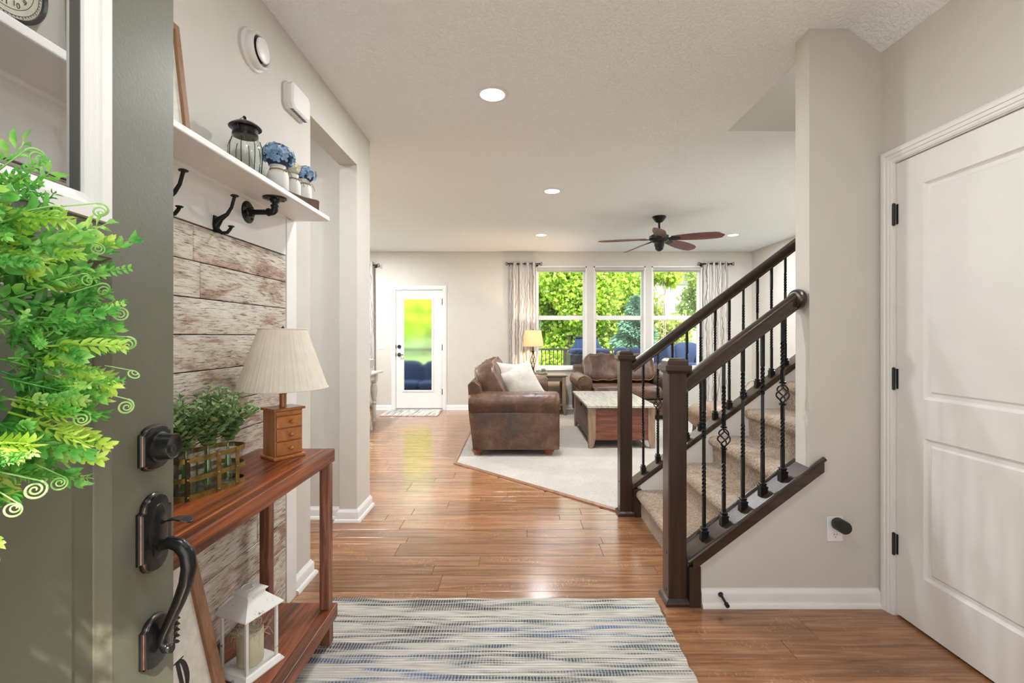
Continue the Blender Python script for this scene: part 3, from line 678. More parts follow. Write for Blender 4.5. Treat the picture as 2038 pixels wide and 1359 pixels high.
def railing(name, label, yc, xs_px, depth, basket_idx, xend, rosette, newel_y0, wallcap=True, newel_x0=0.709, xcap_end=None):
    rt = thing(name, label, 'railing', (0.75, yc, 0))
    # newel post
    w = 0.087; nx0, nx1 = newel_x0, newel_x0+w; y0, y1 = newel_y0, newel_y0+w
    nw = MB().box(nx0, nx1, y0, y1, 0.02, 1.095).build('newel_post', M['dark_wood'], rt, bevel=0.003)
    MB().sweep([(nx0, y0, 0.0), (nx1, y0, 0), (nx1, y1, 0), (nx0, y1, 0)], [(0, 0), (-0.016, 0), (-0.016, 0.012), (-0.010, 0.022), (0, 0.03)], (0, 0, 1), closed=True).build('newel_base', M['dark_wood_x'], nw)
    cx, cy = (nx0+nx1)/2, (y0+y1)/2; cp_ = MB()
    def sq(h, z): return [(cx-h, cy-h, z), (cx+h, cy-h, z), (cx+h, cy+h, z), (cx-h, cy+h, z)]
    cp_.rings([sq(0.046, 1.090), sq(0.048, 1.094), sq(0.052, 1.100), sq(0.060, 1.104), sq(0.062, 1.107), sq(0.062, 1.128), sq(0.060, 1.131), sq(0.049, 1.133), sq(0.049, 1.150), sq(0.046, 1.153), sq(0.036, 1.162)])
    cp_.build('newel_cap', M['dark_wood_x'], nw)
    for zz in (0.06, 0.235):
        MB().lathe([(0.001, 0.0035), (0.005, 0.003), (0.007, 0)], (nx0, y0+0.03, zz), 8, 'x').build('bolt_cover', M['dark_wood'], nw)
    # sloping cap board + apron
    xe = xcap_end or xend
    def cpos(X, z=0): return cap_z(X)+z
    c0 = nx1
    ya, yb = yc-0.062, yc+0.062
    capm = MB().poly([(c0, ya, cpos(c0, -0.034)), (xe, ya, cpos(xe, -0.034)), (xe, ya, cpos(xe)), (c0, ya, cpos(c0))], (0, yb-ya, 0))
    # body colour follows the wood; board end shows at the corner
    cb = capm.build('cap_board', M['dark_wood_x'], rt, bevel=0.002)
    ap = MB(); ah = 0.056 if rosette else 0.036
    for yy in ((ya-0.018, ya), (yb, yb+0.018)) if rosette else ((ya-0.008, ya), (yb, yb+0.008)):
        x2 = xe + (0.055 if rosette and yy[0] < yc else 0.0)
        ap.poly([(c0+0.02, yy[0], cpos(c0+0.02, -ah)), (x2, yy[0], cpos(x2, -ah)), (x2, yy[0], cpos(x2, -0.006)), (c0+0.02, yy[0], cpos(c0+0.02, -0.006))], (0, yy[1]-yy[0], 0))
        if rosette: ap.tube([(c0, (yy[0]+yy[1])/2, cpos(c0, -0.002)), (x2+0.008, (yy[0]+yy[1])/2, cpos(x2+0.008, -0.002))], 0.0115, 10)
    ap.build('cap_moulding', M['dark_wood_x'], rt)
    # vertical end board of the knee wall by the newel
    MB().box(c0, c0+0.016, ya+0.02, yb-0.02, 0, cpos(c0, -0.03)).box(c0+0.006, c0+0.058, ya-0.012, ya+0.01, 0.0, cpos(c0+0.03, -0.05)).box(c0+0.006, c0+0.058, yb-0.01, yb+0.012, 0, cpos(c0+0.03, -0.05)).build('end_board', M['dark_wood'], rt)
    # handrail: moulded section swept along the slope (plane XZ, normal +Y)
    def rz(X): return 1.2885+PIT*(X-1.1396)
    pr = [(-0.036, -0.020), (-0.030, -0.024), (-0.022, -0.020), (-0.010, -0.022), (0.004, -0.030), (0.018, -0.030), (0.028, -0.024), (0.034, -0.012), (0.036, 0.0)]
    pr = pr + [(a, -b_) for a, b_ in reversed(pr[:-1])]
    hr = MB().sweep([(nx1-0.002, yc, rz(nx1)), (xend, yc, rz(xend))], [(-a, b_) for a, b_ in pr] if False else [(a, b_) for a, b_ in pr], (0, -1, 0))
    hr.build('handrail', M['dark_wood_x'], rt, smooth=35)
    if rosette:
        zc = rz(xend)-0.004
        MB().lathe([(0.001, 0.0), (1.0, 0.0), (1.0, 0.006), (0.97, 0.012), (0.86, 0.016), (0.80, 0.013), (0.74, 0.020), (0.62, 0.022), (0.001, 0.022)], (xend, yc, zc), 36, 'x', sx=0.050, sy=0.075).build('rosette', M['dark_wood_x'], rt, smooth=40)
    # balusters
    for i, px in enumerate(xs_px):
        X = (px-VX)*depth/F if px > 20 else px
        zb, zt = cap_z(X), rz(X)-0.034*1.25
        H = zt-zb
        isb = i % 3 == 1
        zc = zb+0.535*H
        mb = MB()
        if isb:
            z1_ = [(zb+0.20*H, zb+0.38*H), (zb+0.68*H, zb+0.86*H)]
            twist_bar(mb, X, yc, zb+0.01, zt+0.01, z1_, skip=(zc-0.043, zc+0.043))
        else:
            off = 0.06 if i % 3 == 2 else 0.0
            z1_ = [(zb+(0.26+off)*H, zb+(0.47+off)*H), (zb+(0.62+off)*H, zb+(0.80+off)*H)]
            twist_bar(mb, X, yc, zb+0.01, zt+0.01, z1_)
        bl = mb.build('baluster', M['iron'], rt)
        sh = MB(); h = 0.0165
        def s4(hh, z): return [(X-hh, yc-hh, z), (X+hh, yc-hh, z), (X+hh, yc+hh, z), (X-hh, yc+hh, z)]
        sh.add([(X-h, yc-h, zb-PIT*h), (X+h, yc-h, zb+PIT*h), (X+h, yc+h, zb+PIT*h), (X-h, yc+h, zb-PIT*h), *s4(h, zb+0.034)], [(0, 3, 2, 1), (0, 1, 5, 4), (1, 2, 6, 5), (2, 3, 7, 6), (3, 0, 4, 7), (4, 5, 6, 7)])
        sh.rings([s4(0.0185, zb+0.034), s4(0.0185, zb+0.039), s4(0.012, zb+0.042), s4(0.012, zb+0.047), s4(0.0145, zb+0.049), s4(0.0145, zb+0.053), s4(0.010, zb+0.056)])
        sh.build('shoe', M['iron'], bl)
        if isb:
            bk = MB(); R = 0.024
            for q in range(4):
                pts = []
                for k in range(13):
                    t = k/12; a = q*PI/2 + PI*1.0*t; r = 0.005+R*math.sin(PI*t)**0.75 if 0 < t < 1 else 0.005
                    pts.append((X+r*math.cos(a), yc+r*math.sin(a), zc-0.042+0.084*t))
                bk.tube(pts, 0.0037, 6)
            for zz in (zc-0.058, zc+0.046):
                bk.rings([s4(0.0085, zz), s4(0.0125, zz+0.002), s4(0.0125, zz+0.004), s4(0.009, zz+0.006), s4(0.0125, zz+0.008), s4(0.0125, zz+0.010), s4(0.0085, zz+0.012)])
            bk.build('basket', M['iron'], bl, smooth=50)
    return rt
railing('stair_railing', 'dark wood and black iron railing nearest us, ending at wall rosette', 2.255, [1401, 1440.5, 1478.5, 1517.8, 1557.6], 2.255, None, 1.352, True, 2.202, newel_x0=0.711, xcap_end=1.374)
railing('stair_railing', 'dark wood and black iron railing on living room side of stairs', 3.34, [1280.2, 1309.4, 1338, 1367, 1394.5, 1423.3, 1451.5, 1479.5, 1507.5, 1535.5, 1563, 1591, 1619, 1647], 3.34, None, 2.40, False, 3.292, newel_x0=0.722, xcap_end=2.40)

# outlet with black plug-in
ox, oz = 1.492, 0.362
t = thing('wall_outlet', 'white duplex outlet plate low on wall right of the stairs', 'outlet', (ox, SN0, oz))
MB().box(ox-0.037, ox+0.037, SN0-0.006, SN0, oz-0.058, oz+0.058).build('cover_plate', M['plastic'], t, bevel=0.003)
for dz in (-0.028, 0.028):
    f = MB().lathe([(0.0165, 0.0), (0.0165, -0.008), (0.001, -0.008)], (ox, SN0, oz+dz), 16, 'Y').build('socket', M['plastic'], t)
    MB().box(ox-0.007, ox-0.005, SN0-0.0088, SN0-0.007, oz+dz, oz+dz+0.008).box(ox+0.005, ox+0.007, SN0-0.0088, SN0-0.007, oz+dz, oz+dz+0.007).box(ox-0.002, ox+0.002, SN0-0.0088, SN0-0.007, oz+dz-0.010, oz+dz-0.006).build('slot', M['black'], f)
solo(MB().lathe([(0.001, 0.0), (0.026, 0.0), (0.029, -0.006), (0.029, -0.060), (0.026, -0.066), (0.001, -0.067)], (ox+0.004, SN0-0.009, oz+0.030), 28, 'Y'), 'plug_in_freshener', M['black'], 'black round plug-in air freshener in the upper outlet socket', 'air freshener', (ox+0.004, SN0-0.009, oz+0.03), smooth=40)
# door stop on the baseboard
dx = (1437-VX)*2.17/F
t = thing('door_stop', 'small black door stop screwed to the white baseboard', 'door stop', (dx, SN0-0.015, 0.055))
MB().tube([(dx, SN0-0.014, 0.060), (dx, SN0-0.03, 0.058), (dx-0.0, SN0-0.075, 0.050)], [0.013, 0.006, 0.006], 12).build('rod', M['black'], t, smooth=40)
MB().tube([(dx, SN0-0.074, 0.050), (dx, SN0-0.090, 0.0475)], [0.010, 0.009], 12).build('tip', M['black'], t, smooth=40)

# ================================================================== ENTRY: shelf, hooks, wall things
ZSB, ZST = 1.824, 1.847
t = thing('wall_shelf', 'long white painted shelf on black pipe brackets above the hooks', 'shelf', (XS, 1.4, ZSB))
MB().box(XS-0.010, -0.912, 0.30, 2.270, ZSB, ZST).build('shelf_board', M['white'], t, bevel=0.005, seg=3)
MB().sweep([(XS, 0.30, ZSB), (XS, 2.17, ZSB)], [(-0.0, 0), (-0.013, 0), (-0.013, -0.004), (-0.008, -0.010), (0, -0.014)], (0, 0, 1)).build('shelf_moulding', M['white'], t)
def bracket(y0):
    t = thing('pipe_bracket', 'black iron pipe bracket holding up the white shelf%s' % (' near its far end' if y0 > 1.5 else ' behind the open front door'), 'bracket', (XS, y0, 1.766))
    zc = 1.766; xe = -0.975
    f = MB().lathe([(0.001, 0), (0.044, 0), (0.044, 0.005), (0.040, 0.007), (0.020, 0.009), (0.0175, 0.012), (0.0165, 0.024), (0.001, 0.024)], (XS, y0, zc), 28, 'X').build('flange', M['iron'], t, smooth=40)
    for q in range(4):
        a = PI/4+q*PI/2; MB().lathe([(0.001, 0.004), (0.005, 0.004), (0.0055, 0)], (XS+0.007, y0+0.032*math.cos(a), zc+0.032*math.sin(a)), 8, 'X').build('screw', M['bronze'], f)
    f = MB().lathe([(0.001, 0), (0.044, 0), (0.044, -0.005), (0.040, -0.007), (0.020, -0.009), (0.0175, -0.012), (0.0165, -0.02), (0.001, -0.02)], (xe, y0, ZSB), 28, 'Z').build('flange', M['iron'], t, smooth=40)
    for q in range(4):
        a = PI/4+q*PI/2; MB().lathe([(0.001, -0.004), (0.005, -0.004), (0.0055, 0)], (xe+0.032*math.cos(a), y0+0.032*math.sin(a), ZSB-0.007), 8, 'Z').build('screw', M['bronze'], f)
    MB().tube([(XS+0.02, y0, zc), (xe-0.018, y0, zc)], 0.0105, 14).tube([(xe, y0, zc+0.016), (xe, y0, ZSB-0.015)], 0.0105, 14).build('pipe', M['iron'], t, smooth=40)
    pts = [(xe-0.024, y0, zc)]
    for k in range(7): a = -PI/2+k*PI/12; pts.append((xe-0.014+0.014*math.cos(a), y0, zc+0.014+0.014*math.sin(a)))
    pts.append((xe, y0, zc+0.026))
    MB().tube(pts, 0.0135, 14).tube([(xe-0.028, y0, zc), (xe-0.021, y0, zc)], 0.0162, 14).tube([(xe, y0, zc+0.021), (xe, y0, zc+0.028)], 0.0162, 14).build('elbow', M['iron'], t, smooth=40)
bracket(1.877); bracket(0.62)
HL = ['black cast iron coat hook nearest the pipe bracket', 'black coat hook half hidden by the green door edge', 'black coat hook seen through the door window glass']
for hy, hl in zip((1.675, 1.418, 1.16), HL):
    t = thing('coat_hook', hl, 'hook', (XS, hy, 1.67), group='coat hooks under the shelf')
    MB().poly([(XS, hy-0.010, 1.640), (XS, hy+0.010, 1.640), (XS, hy+0.016, 1.665), (XS, hy+0.012, 1.700), (XS, hy-0.012, 1.700), (XS, hy-0.016, 1.665)], (0.007, 0, 0)).build('back_plate', M['iron'], t, bevel=0.002)
    MB().tube([(XS+0.004, hy, 1.665), (XS+0.022, hy, 1.690), (XS+0.045, hy, 1.705), (XS+0.061, hy, 1.730), (XS+0.070, hy, 1.763), (XS+0.072, hy, 1.770)], [0.014, 0.010, 0.0065, 0.0055, 0.0055, 0.006], 12).lathe([(0.004, 0), (0.013, 0.003), (0.014, 0.006), (0.010, 0.009), (0.001, 0.010)], (XS+0.072, hy, 1.766), 14).build('upper_prong', M['iron'], t, smooth=50)
    MB().tube([(XS+0.004, hy, 1.672), (XS+0.010, hy, 1.650), (XS+0.027, hy, 1.638), (XS+0.046, hy, 1.640), (XS+0.056, hy, 1.652), (XS+0.060, hy, 1.660)], [0.014, 0.009, 0.0065, 0.006, 0.0055, 0.0055], 12).lathe([(0.004, 0), (0.010, 0.003), (0.011, 0.006), (0.001, 0.009)], (XS+0.060, hy, 1.657), 14).build('lower_prong', M['iron'], t, smooth=50)

# smoke detector, chime
sy, sz = 1.940, 2.452
t = thing('smoke_detector', 'round white smoke detector high on the left wall', 'smoke detector', (XL, sy, sz))
MB().lathe([(0.001, 0), (0.083, 0), (0.083, 0.006), (0.079, 0.011), (0.001, 0.011)], (XL, sy, sz), 48, 'X').build('mounting_ring', M['plastic'], t, smooth=40)
MB().lathe([(0.001, 0.011), (0.068, 0.011), (0.070, 0.016), (0.072, 0.026), (0.070, 0.036), (0.064, 0.041), (0.059, 0.037), (0.057, 0.028), (0.001, 0.028)], (XL, sy, sz), 48, 'X').build('housing', M['plastic'], t, smooth=40)
MB().lathe([(0.001, 0.028), (0.0565, 0.0285), (0.0565, 0.030), (0.040, 0.031), (0.040, 0.040), (0.001, 0.040)], (XL, sy, sz), 40, 'X').build('vent_slot', M['black'], t)
MB().lathe([(0.001, 0.040), (0.046, 0.040), (0.049, 0.043), (0.047, 0.048), (0.040, 0.051), (0.001, 0.053)], (XL, sy, sz), 40, 'X').build('cover', M['plastic'], t, smooth=40)
MB().lathe([(0.001, 0.0015), (0.006, 0.0015), (0.007, 0)], (XL+0.050, sy+0.005, sz+0.012), 12, 'X').build('test_button', M['shade_grey'], t)
cy_, cz_ = 2.292, 2.412
t = thing('door_chime', 'white octagonal door chime box on the wall beside the doorway', 'door chime', (XL, cy_, cz_))
def oct_(hy, hz, c, x): return [(x, cy_-hy, cz_-hz+c), (x, cy_-hy+c, cz_-hz), (x, cy_+hy-c, cz_-hz), (x, cy_+hy, cz_-hz+c), (x, cy_+hy, cz_+hz-c), (x, cy_+hy-c, cz_+hz), (x, cy_-hy+c, cz_+hz), (x, cy_-hy, cz_+hz-c)]
MB().rings([oct_(0.100, 0.066, 0.022, XL), oct_(0.100, 0.066, 0.022, XL+0.012), oct_(0.094, 0.061, 0.02, XL+0.014), oct_(0.096, 0.063, 0.021, XL+0.018), oct_(0.096, 0.063, 0.021, XL+0.036), oct_(0.085, 0.054, 0.018, XL+0.044)]).build('chime_cover', M['plastic'], t)
for k in range(12): MB().box(XL+0.020, XL+0.034, cy_-0.072+k*0.0125, cy_-0.066+k*0.0125, cz_-0.0645, cz_-0.0625).build('vent_slot', M['black'], t)

# framed sign leaning on the shelf
def leaning(y0, y1, xb, zb, xt, zt, fw, ft, name, label, frame_mat, face_mat, base):
    """framed board leaning: bottom edge at (xb, zb), top at (xt, zt); y0..y1 wide"""
    t = thing(name, label, 'sign', base)
    up = Vector((xt-xb, 0, zt-zb)); H = up.length; up.normalize(); n = Vector((up.z, 0, -up.x)); o = Vector((xb, y0, zb))
    Mx = Matrix(((0, up.x, n.x, o.x), (1, 0, 0, o.y), (0, up.z, n.z, o.z), (0, 0, 0, 1))); Wd = y1-y0
    def L(): mb = MB(); mb.M = Mx; return mb
    L().box(fw*0.6, Wd-fw*0.6, fw*0.6, H-fw*0.6, 0.004, ft*0.5).build('sign_board', face_mat, t)
    for bx in ((0, fw, 0, H), (Wd-fw, Wd, 0, H), (fw, Wd-fw, 0, fw), (fw, Wd-fw, H-fw, H)):
        L().box(bx[0], bx[1], bx[2], bx[3], 0, ft).build('frame_bar', frame_mat, t, bevel=0.0015)
    return t, L, Wd, H
t, L, Wd, H = leaning(1.12, 1.464, -1.036, ZST, -1.079, 2.235, 0.022, 0.020, 'framed_sign', 'wood framed cream sign standing on the white shelf by the door edge', M['sign_wood'], M['sign_face'], (-1.05, 1.3, ZST))
arc = [(Wd-0.045-0.045+0.040*math.cos(a), 0.045+0.030*math.sin(a), 0.0115) for a in [math.radians(q) for q in range(-20, 130, 10)]]
L().tube(arc, 0.0010, 5).build('printed_line', M['ink'], t)

# glass jar lantern with metal lid
jx, jy = -1.000, 1.716
t = thing('glass_jar', 'ribbed clear glass jar with bronze lid and wire handle on shelf', 'jar', (jx, jy, ZST))
MB().lathe([(0.045, 0), (0.050, 0.004), (0.052, 0.02), (0.057, 0.08), (0.056, 0.115), (0.048, 0.138), (0.042, 0.150), (0.041, 0.165), (0.038, 0.165), (0.039, 0.150), (0.046, 0.136), (0.053, 0.112), (0.054, 0.08), (0.049, 0.02), (0.046, 0.008), (0.001, 0.006)], (jx, jy, ZST), 8*3).build('glass_body', M['bottle'], t, smooth=25)
rb = MB()
for q in range(8):
    a = q*PI/4+0.3; rb.tube([(jx+r*math.cos(a), jy+r*math.sin(a), ZST+h) for r, h in ((0.052, 0.01), (0.0575, 0.08), (0.0565, 0.113), (0.048, 0.139))], 0.0014, 5)
rb.build('glass_rib', M['bronze'], t)
MB().lathe([(0.001, 0.153), (0.042, 0.153), (0.043, 0.156), (0.0415, 0.158), (0.043, 0.161), (0.0415, 0.163), (0.043, 0.180), (0.054, 0.183), (0.055, 0.186), (0.050, 0.192), (0.034, 0.203), (0.020, 0.209), (0.001, 0.210)], (jx, jy, ZST), 32).build('lid', M['bronze'], t, smooth=40)
MB().tube([(jx-0.00, jy-0.042, ZST+0.168), (jx, jy-0.048, ZST+0.19), (jx, jy-0.02, ZST+0.214), (jx, jy, ZST+0.222), (jx, jy+0.022, ZST+0.214), (jx, jy+0.046, ZST+0.19), (jx, jy+0.042, ZST+0.168)], 0.0016, 6).sell((jx, jy-0.004, ZST+0.222), 0.006, 0.008, 0.006, 1, 1, nu=10, nv=8).build('wire_handle', M['iron'], t, smooth=50)

# wooden tray with three white jars of hydrangeas
t = thing('wooden_tray', 'dark brown wooden tray under the three white flower jars', 'tray', (-1.0, 2.03, ZST))
prt = [(1.80, ZST+0.0), (2.25, ZST+0.0), (2.255, ZST+0.072), (2.235, ZST+0.072), (2.10, ZST+0.046), (1.95, ZST+0.028), (1.80, ZST+0.022)]
for x in (-0.966, -1.062): MB().poly([(x, y, z) for y, z in prt], (0.010, 0, 0)).build('tray_side', M['tray_wood'], t, bevel=0.002)
MB().box(-1.053, -0.955, 1.803, 2.247, ZST, ZST+0.010).build('tray_bottom', M['tray_wood'], t)
for y in (1.800, 2.238): MB().box(-1.052, -0.955, y, y+0.010, ZST, ZST+(0.02 if y < 2 else 0.06)).build('tray_end', M['tray_wood'], t)
def flower(name, label, c, R, mat, seed, n=46):
    rr = random.Random(seed); t = thing(name, label, 'flowers', c); c = Vector(c)
    for q in range(n):
        th = rr.uniform(0, 2*PI); ph = math.acos(rr.uniform(-0.45, 1)); d = Vector((math.sin(ph)*math.cos(th), math.sin(ph)*math.sin(th), math.cos(ph)*0.85))
        pc = c+d*R*rr.uniform(0.82, 1.05); u = d.cross(Vector((rr.random(), rr.random(), rr.random()))).normalized(); v = d.cross(u).normalized()
        mb = MB(); s = R*0.27
        for k in range(4):
            a = k*PI/2+rr.uniform(-.15, .15); e = u*math.cos(a)+v*math.sin(a); f = u*math.cos(a+PI/2)+v*math.sin(a+PI/2)
            mb.add([pc, pc+e*s*0.45+f*s*0.42+d*s*0.12, pc+e*s*0.95+f*s*0.30+d*s*0.22, pc+e*s*1.1+d*s*0.12, pc+e*s*0.95-f*s*0.30+d*s*0.20, pc+e*s*0.45-f*s*0.42+d*s*0.12], [(0, 1, 2, 3), (0, 3, 4, 5)])
        mb.build('blossom', mat, t, smooth=180)
    MB().sell(c-Vector((0, 0, R*0.15)), R*0.72, R*0.72, R*0.62, 1, 1, nu=14, nv=9).build('flower_core', M['petal_core'] if mat is M['petal_blue'] else mat, t, smooth=180)
    MB().tube([c-Vector((0, 0, R*0.3)), c-Vector((0, 0, R+0.03))], 0.003, 6).build('stem', M['stem'], t)
def masonjar(c, r, h, label):
    t = thing('white_jar', label, 'jar', c, group='painted jars in the tray')
    MB().lathe([(0.001, 0), (r*0.9, 0), (r, 0.006), (r, h*0.66), (r*0.92, h*0.76), (r*0.72, h*0.82), (r*0.70, h*0.86), (r*0.76, h*0.87), (r*0.76, h*0.93), (r*0.72, h*0.94), (r*0.74, h*1.0), (r*0.66, h*1.0), (r*0.64, h*0.8), (0.001, h*0.78)], c, 28).build('jar_body', M['chipped'], t, smooth=40)
    tw = MB().tube([(c[0]+r*0.74*math.cos(q*PI/10), c[1]+r*0.74*math.sin(q*PI/10), c[2]+h*0.84+0.001*math.sin(q*2)) for q in range(20)], 0.0028, 6, closed=True)
    for sgn in (-1, 1): tw.tube([(c[0]+r*0.76, c[1], c[2]+h*0.84), (c[0]+r*0.95, c[1]+sgn*0.012, c[2]+h*0.87), (c[0]+r*0.99, c[1]+sgn*0.03, c[2]+h*0.78), (c[0]+r*1.02, c[1]+sgn*0.038, c[2]+h*0.70)], 0.0015, 5)
    tw.build('twine', M['rope'], t)
zt_ = ZST+0.010
masonjar((-1.000, 1.950, zt_), 0.0415, 0.120, 'white painted jar with twine, nearest in the tray, blue flowers')
masonjar((-1.003, 2.085, zt_), 0.033, 0.130, 'white painted jar in middle of tray holding cream flowers')
masonjar((-0.998, 2.185, zt_), 0.033, 0.142, 'white painted jar at far end of tray, long twine tails')
flower('hydrangea', 'large blue hydrangea head in the nearest white jar', (-1.000, 1.950, zt_+0.158), 0.062, M['petal_blue'], 5, 95)
flower('hydrangea', 'small cream hydrangea between the two blue ones', (-1.003, 2.080, zt_+0.158), 0.036, M['petal_white'], 6, 40)
flower('hydrangea', 'smaller blue hydrangea at the far end of shelf', (-0.992, 2.190, zt_+0.165), 0.046, M['petal_blue'], 8, 62)

# dial clock seen through the door window
ky, kz, KR = 0.985, 2.030, 0.086
t = thing('round_dial_clock', 'round aged dial clock on the left wall, seen through door glass', 'clock', (XL, ky, kz))
MB().lathe([(0.001, 0), (KR, 0), (KR+0.003, 0.006), (KR+0.003, 0.022), (KR-0.001, 0.026), (KR-0.006, 0.022), (KR-0.006, 0.016), (0.001, 0.016)], (XL, ky, kz), 56, 'X').build('rim', M['bronze'], t, smooth=40)
MB().lathe([(0.001, 0.0165), (KR-0.0062, 0.0165), (0.001, 0.0166)], (XL, ky, kz), 48, 'X').build('dial', M['dial'], t)
dm = MB()
for rr_ in (0.032, 0.0615, 0.073):
    dm.tube([(XL+0.0170, ky+rr_*math.cos(q*PI/24), kz+rr_*math.sin(q*PI/24)) for q in range(48)], 0.0006, 4, closed=True)
for q in range(60):
    a = q*PI/30; dm.tube([(XL+0.0170, ky+r*math.cos(a), kz+r*math.sin(a)) for r in ((0.073, 0.078) if q % 5 == 0 else (0.0735, 0.076))], 0.0008, 4)
dm.build('dial_ring', M['ink'], t)
for n in range(1, 13):
    a = math.radians(-62-(n-10)*27)
    cu = bpy.data.curves.new('numeral', 'FONT'); cu.body = str(n); cu.size = 0.017; cu.align_x = 'CENTER'; cu.align_y = 'CENTER'; cu.extrude = 0.0002
    to = bpy.data.objects.new('numeral', cu); COL.objects.link(to); dg = bpy.context.evaluated_depsgraph_get(); me = bpy.data.meshes.new_from_object(to.evaluated_get(dg))
    bpy.data.objects.remove(to); o = bpy.data.objects.new('numeral', me); COL.objects.link(o); me.materials.clear(); me.materials.append(M['ink'])
    o.parent = t; o.matrix_local = Matrix.Translation((0.0175, 0.0515*math.cos(a), 0.0515*math.sin(a))) @ Matrix(((0, 0, 1, 0), (1, 0, 0, 0), (0, 1, 0, 0), (0, 0, 0, 1)))
hd = MB().tube([(XL+0.0185, ky, kz), (XL+0.0185, ky+0.03, kz+0.02)], 0.0012, 5).tube([(XL+0.019, ky, kz), (XL+0.019, ky-0.01, kz+0.045)], 0.0009, 5); hd.build('clock_hand', M['ink'], t)
# ================================================================== CONSOLE TABLE
TZ, LZ = 0.80, 0.160
t = thing('console_table', 'red brown stained wooden console table with lower shelf against planked wall', 'table', (-0.92, 1.3, 0))
YN = 0.72
MB().box(-1.082, -0.800, YN, 1.950, TZ-0.030, TZ).build('tabletop', M['console_y'], t, bevel=0.003)
MB().box(-0.7995, -0.762, YN, 1.952, TZ-0.053, TZ+0.0005).build('front_board', M['console_y'], t, bevel=0.004)
MB().box(-1.082, -0.83, YN+0.02, 1.93, TZ-0.053, TZ-0.031).build('apron', M['console_y'], t)
MB().box(-1.080, -0.792, YN, 1.944, LZ-0.028, LZ).build('lower_shelf', M['console_y'], t, bevel=0.003)
MB().box(-0.7915, -0.748, YN, 1.946, LZ-0.056, LZ+0.0005).build('shelf_front_board', M['console_y'], t, bevel=0.004)
LG = 0.038
for (x, y) in ((-0.800, 1.885), (-1.042, 1.885), (-0.800, YN+0.02), (-1.042, YN+0.02)):
    MB().box(x, x+LG, y, y+LG+0.004, LZ+0.0005, TZ-0.0535).box(x+0.004, x+LG+0.004, y, y+LG, 0.0165, LZ-0.057 if x > -0.9 else LZ-0.029).build('leg', M['console_z'], t, bevel=0.003)

# lamp with a little chest of drawers as its base
a_ = math.atan2(0.103, 0.073); cx, cy = -0.9145, 1.8215
t = thing('table_lamp', 'table lamp with pleated cream shade on tiny wooden drawer chest', 'lamp', (cx, cy, TZ))
ux = Vector((math.cos(a_), math.sin(a_), 0)); uy = Vector((-math.sin(a_), math.cos(a_), 0))   # ux along the drawer front, -uy... front normal is -uy turned to the room
Ml = Matrix(((ux.x, uy.x, 0, cx), (ux.y, uy.y, 0, cy), (0, 0, 1, TZ), (0, 0, 0, 1)))
def LB(): mb = MB(); mb.M = Ml; return mb
LB().box(-0.054, 0.054, -0.044, 0.046, 0.010, 0.186).build('lamp_base', M['pine'], t, bevel=0.002)
LB().box(-0.062, 0.062, -0.055, 0.052, 0, 0.012).build('base_moulding', M['pine'], t, bevel=0.003)
LB().box(-0.062, 0.062, -0.055, 0.052, 0.184, 0.194).build('top_board', M['pine'], t, bevel=0.003)
for k, (z0, z1) in enumerate(((0.016, 0.066), (0.070, 0.116), (0.120, 0.163))):
    dr = LB().box(-0.050, 0.050, -0.051, -0.043, z0, z1).build('drawer', M['pine_x'], t, bevel=0.0025)
    kb = LB(); kb.lathe([(0.001, 0), (0.004, 0), (0.004, -0.006), (0.0075, -0.010), (0.0078, -0.014), (0.004, -0.018), (0.001, -0.019)], (0, -0.051, (z0+z1)/2), 14, 'Y'); kb.build('knob', M['pine'], dr, smooth=60)
LB().box(-0.050, 0.050, -0.048, -0.043, 0.166, 0.183).build('top_rail', M['pine_x'], t, bevel=0.002)
LB().lathe([(0.014, 0.192), (0.0135, 0.197), (0.0125, 0.200), (0.0125, 0.246), (0.001, 0.246)], (0, 0, 0), 20).build('neck', M['pine'], t, smooth=40)
LB().lathe([(0.001, 0.244), (0.015, 0.244), (0.015, 0.250), (0.010, 0.256), (0.010, 0.30), (0.001, 0.30)], (0, 0, 0), 16).build('socket', M['bronze'], t, smooth=40)
sh = LB(); rs = []
nP = 96
for (r, h) in ((0.163, 0.264), (0.084, 0.497), (0.0825, 0.497), (0.1615, 0.264)):
    rs.append([(((r+(0.0012*((k*7919) % 5)/4 if k % 2 else 0)))*math.cos(2*PI*k/(2*nP)), (r+(0.0012*((k*7919) % 5)/4 if k % 2 else 0))*math.sin(2*PI*k/(2*nP)), h) for k in range(2*nP)])
sh.rings(rs, closed=True); shd = sh.build('lamp_shade', M['shade_cream'], t, smooth=20)
for r, h in ((0.164, 0.266), (0.0845, 0.495)):
    LB().tube([(r*math.cos(q*PI/32), r*math.sin(q*PI/32), h) for q in range(64)], 0.0030, 6, closed=True).build('shade_trim', M['shade_cream'], shd, smooth=60)
LB().tube([(0, 0, 0.30), (0.0, 0, 0.47)], 0.002, 6).tube([(-0.083, 0, 0.492), (0.083, 0, 0.492)], 0.0018, 6).lathe([(0.001, 0.492), (0.007, 0.495), (0.004, 0.505), (0.001, 0.508)], (0, 0, 0), 10).build('harp', M['brass_dark'], t)

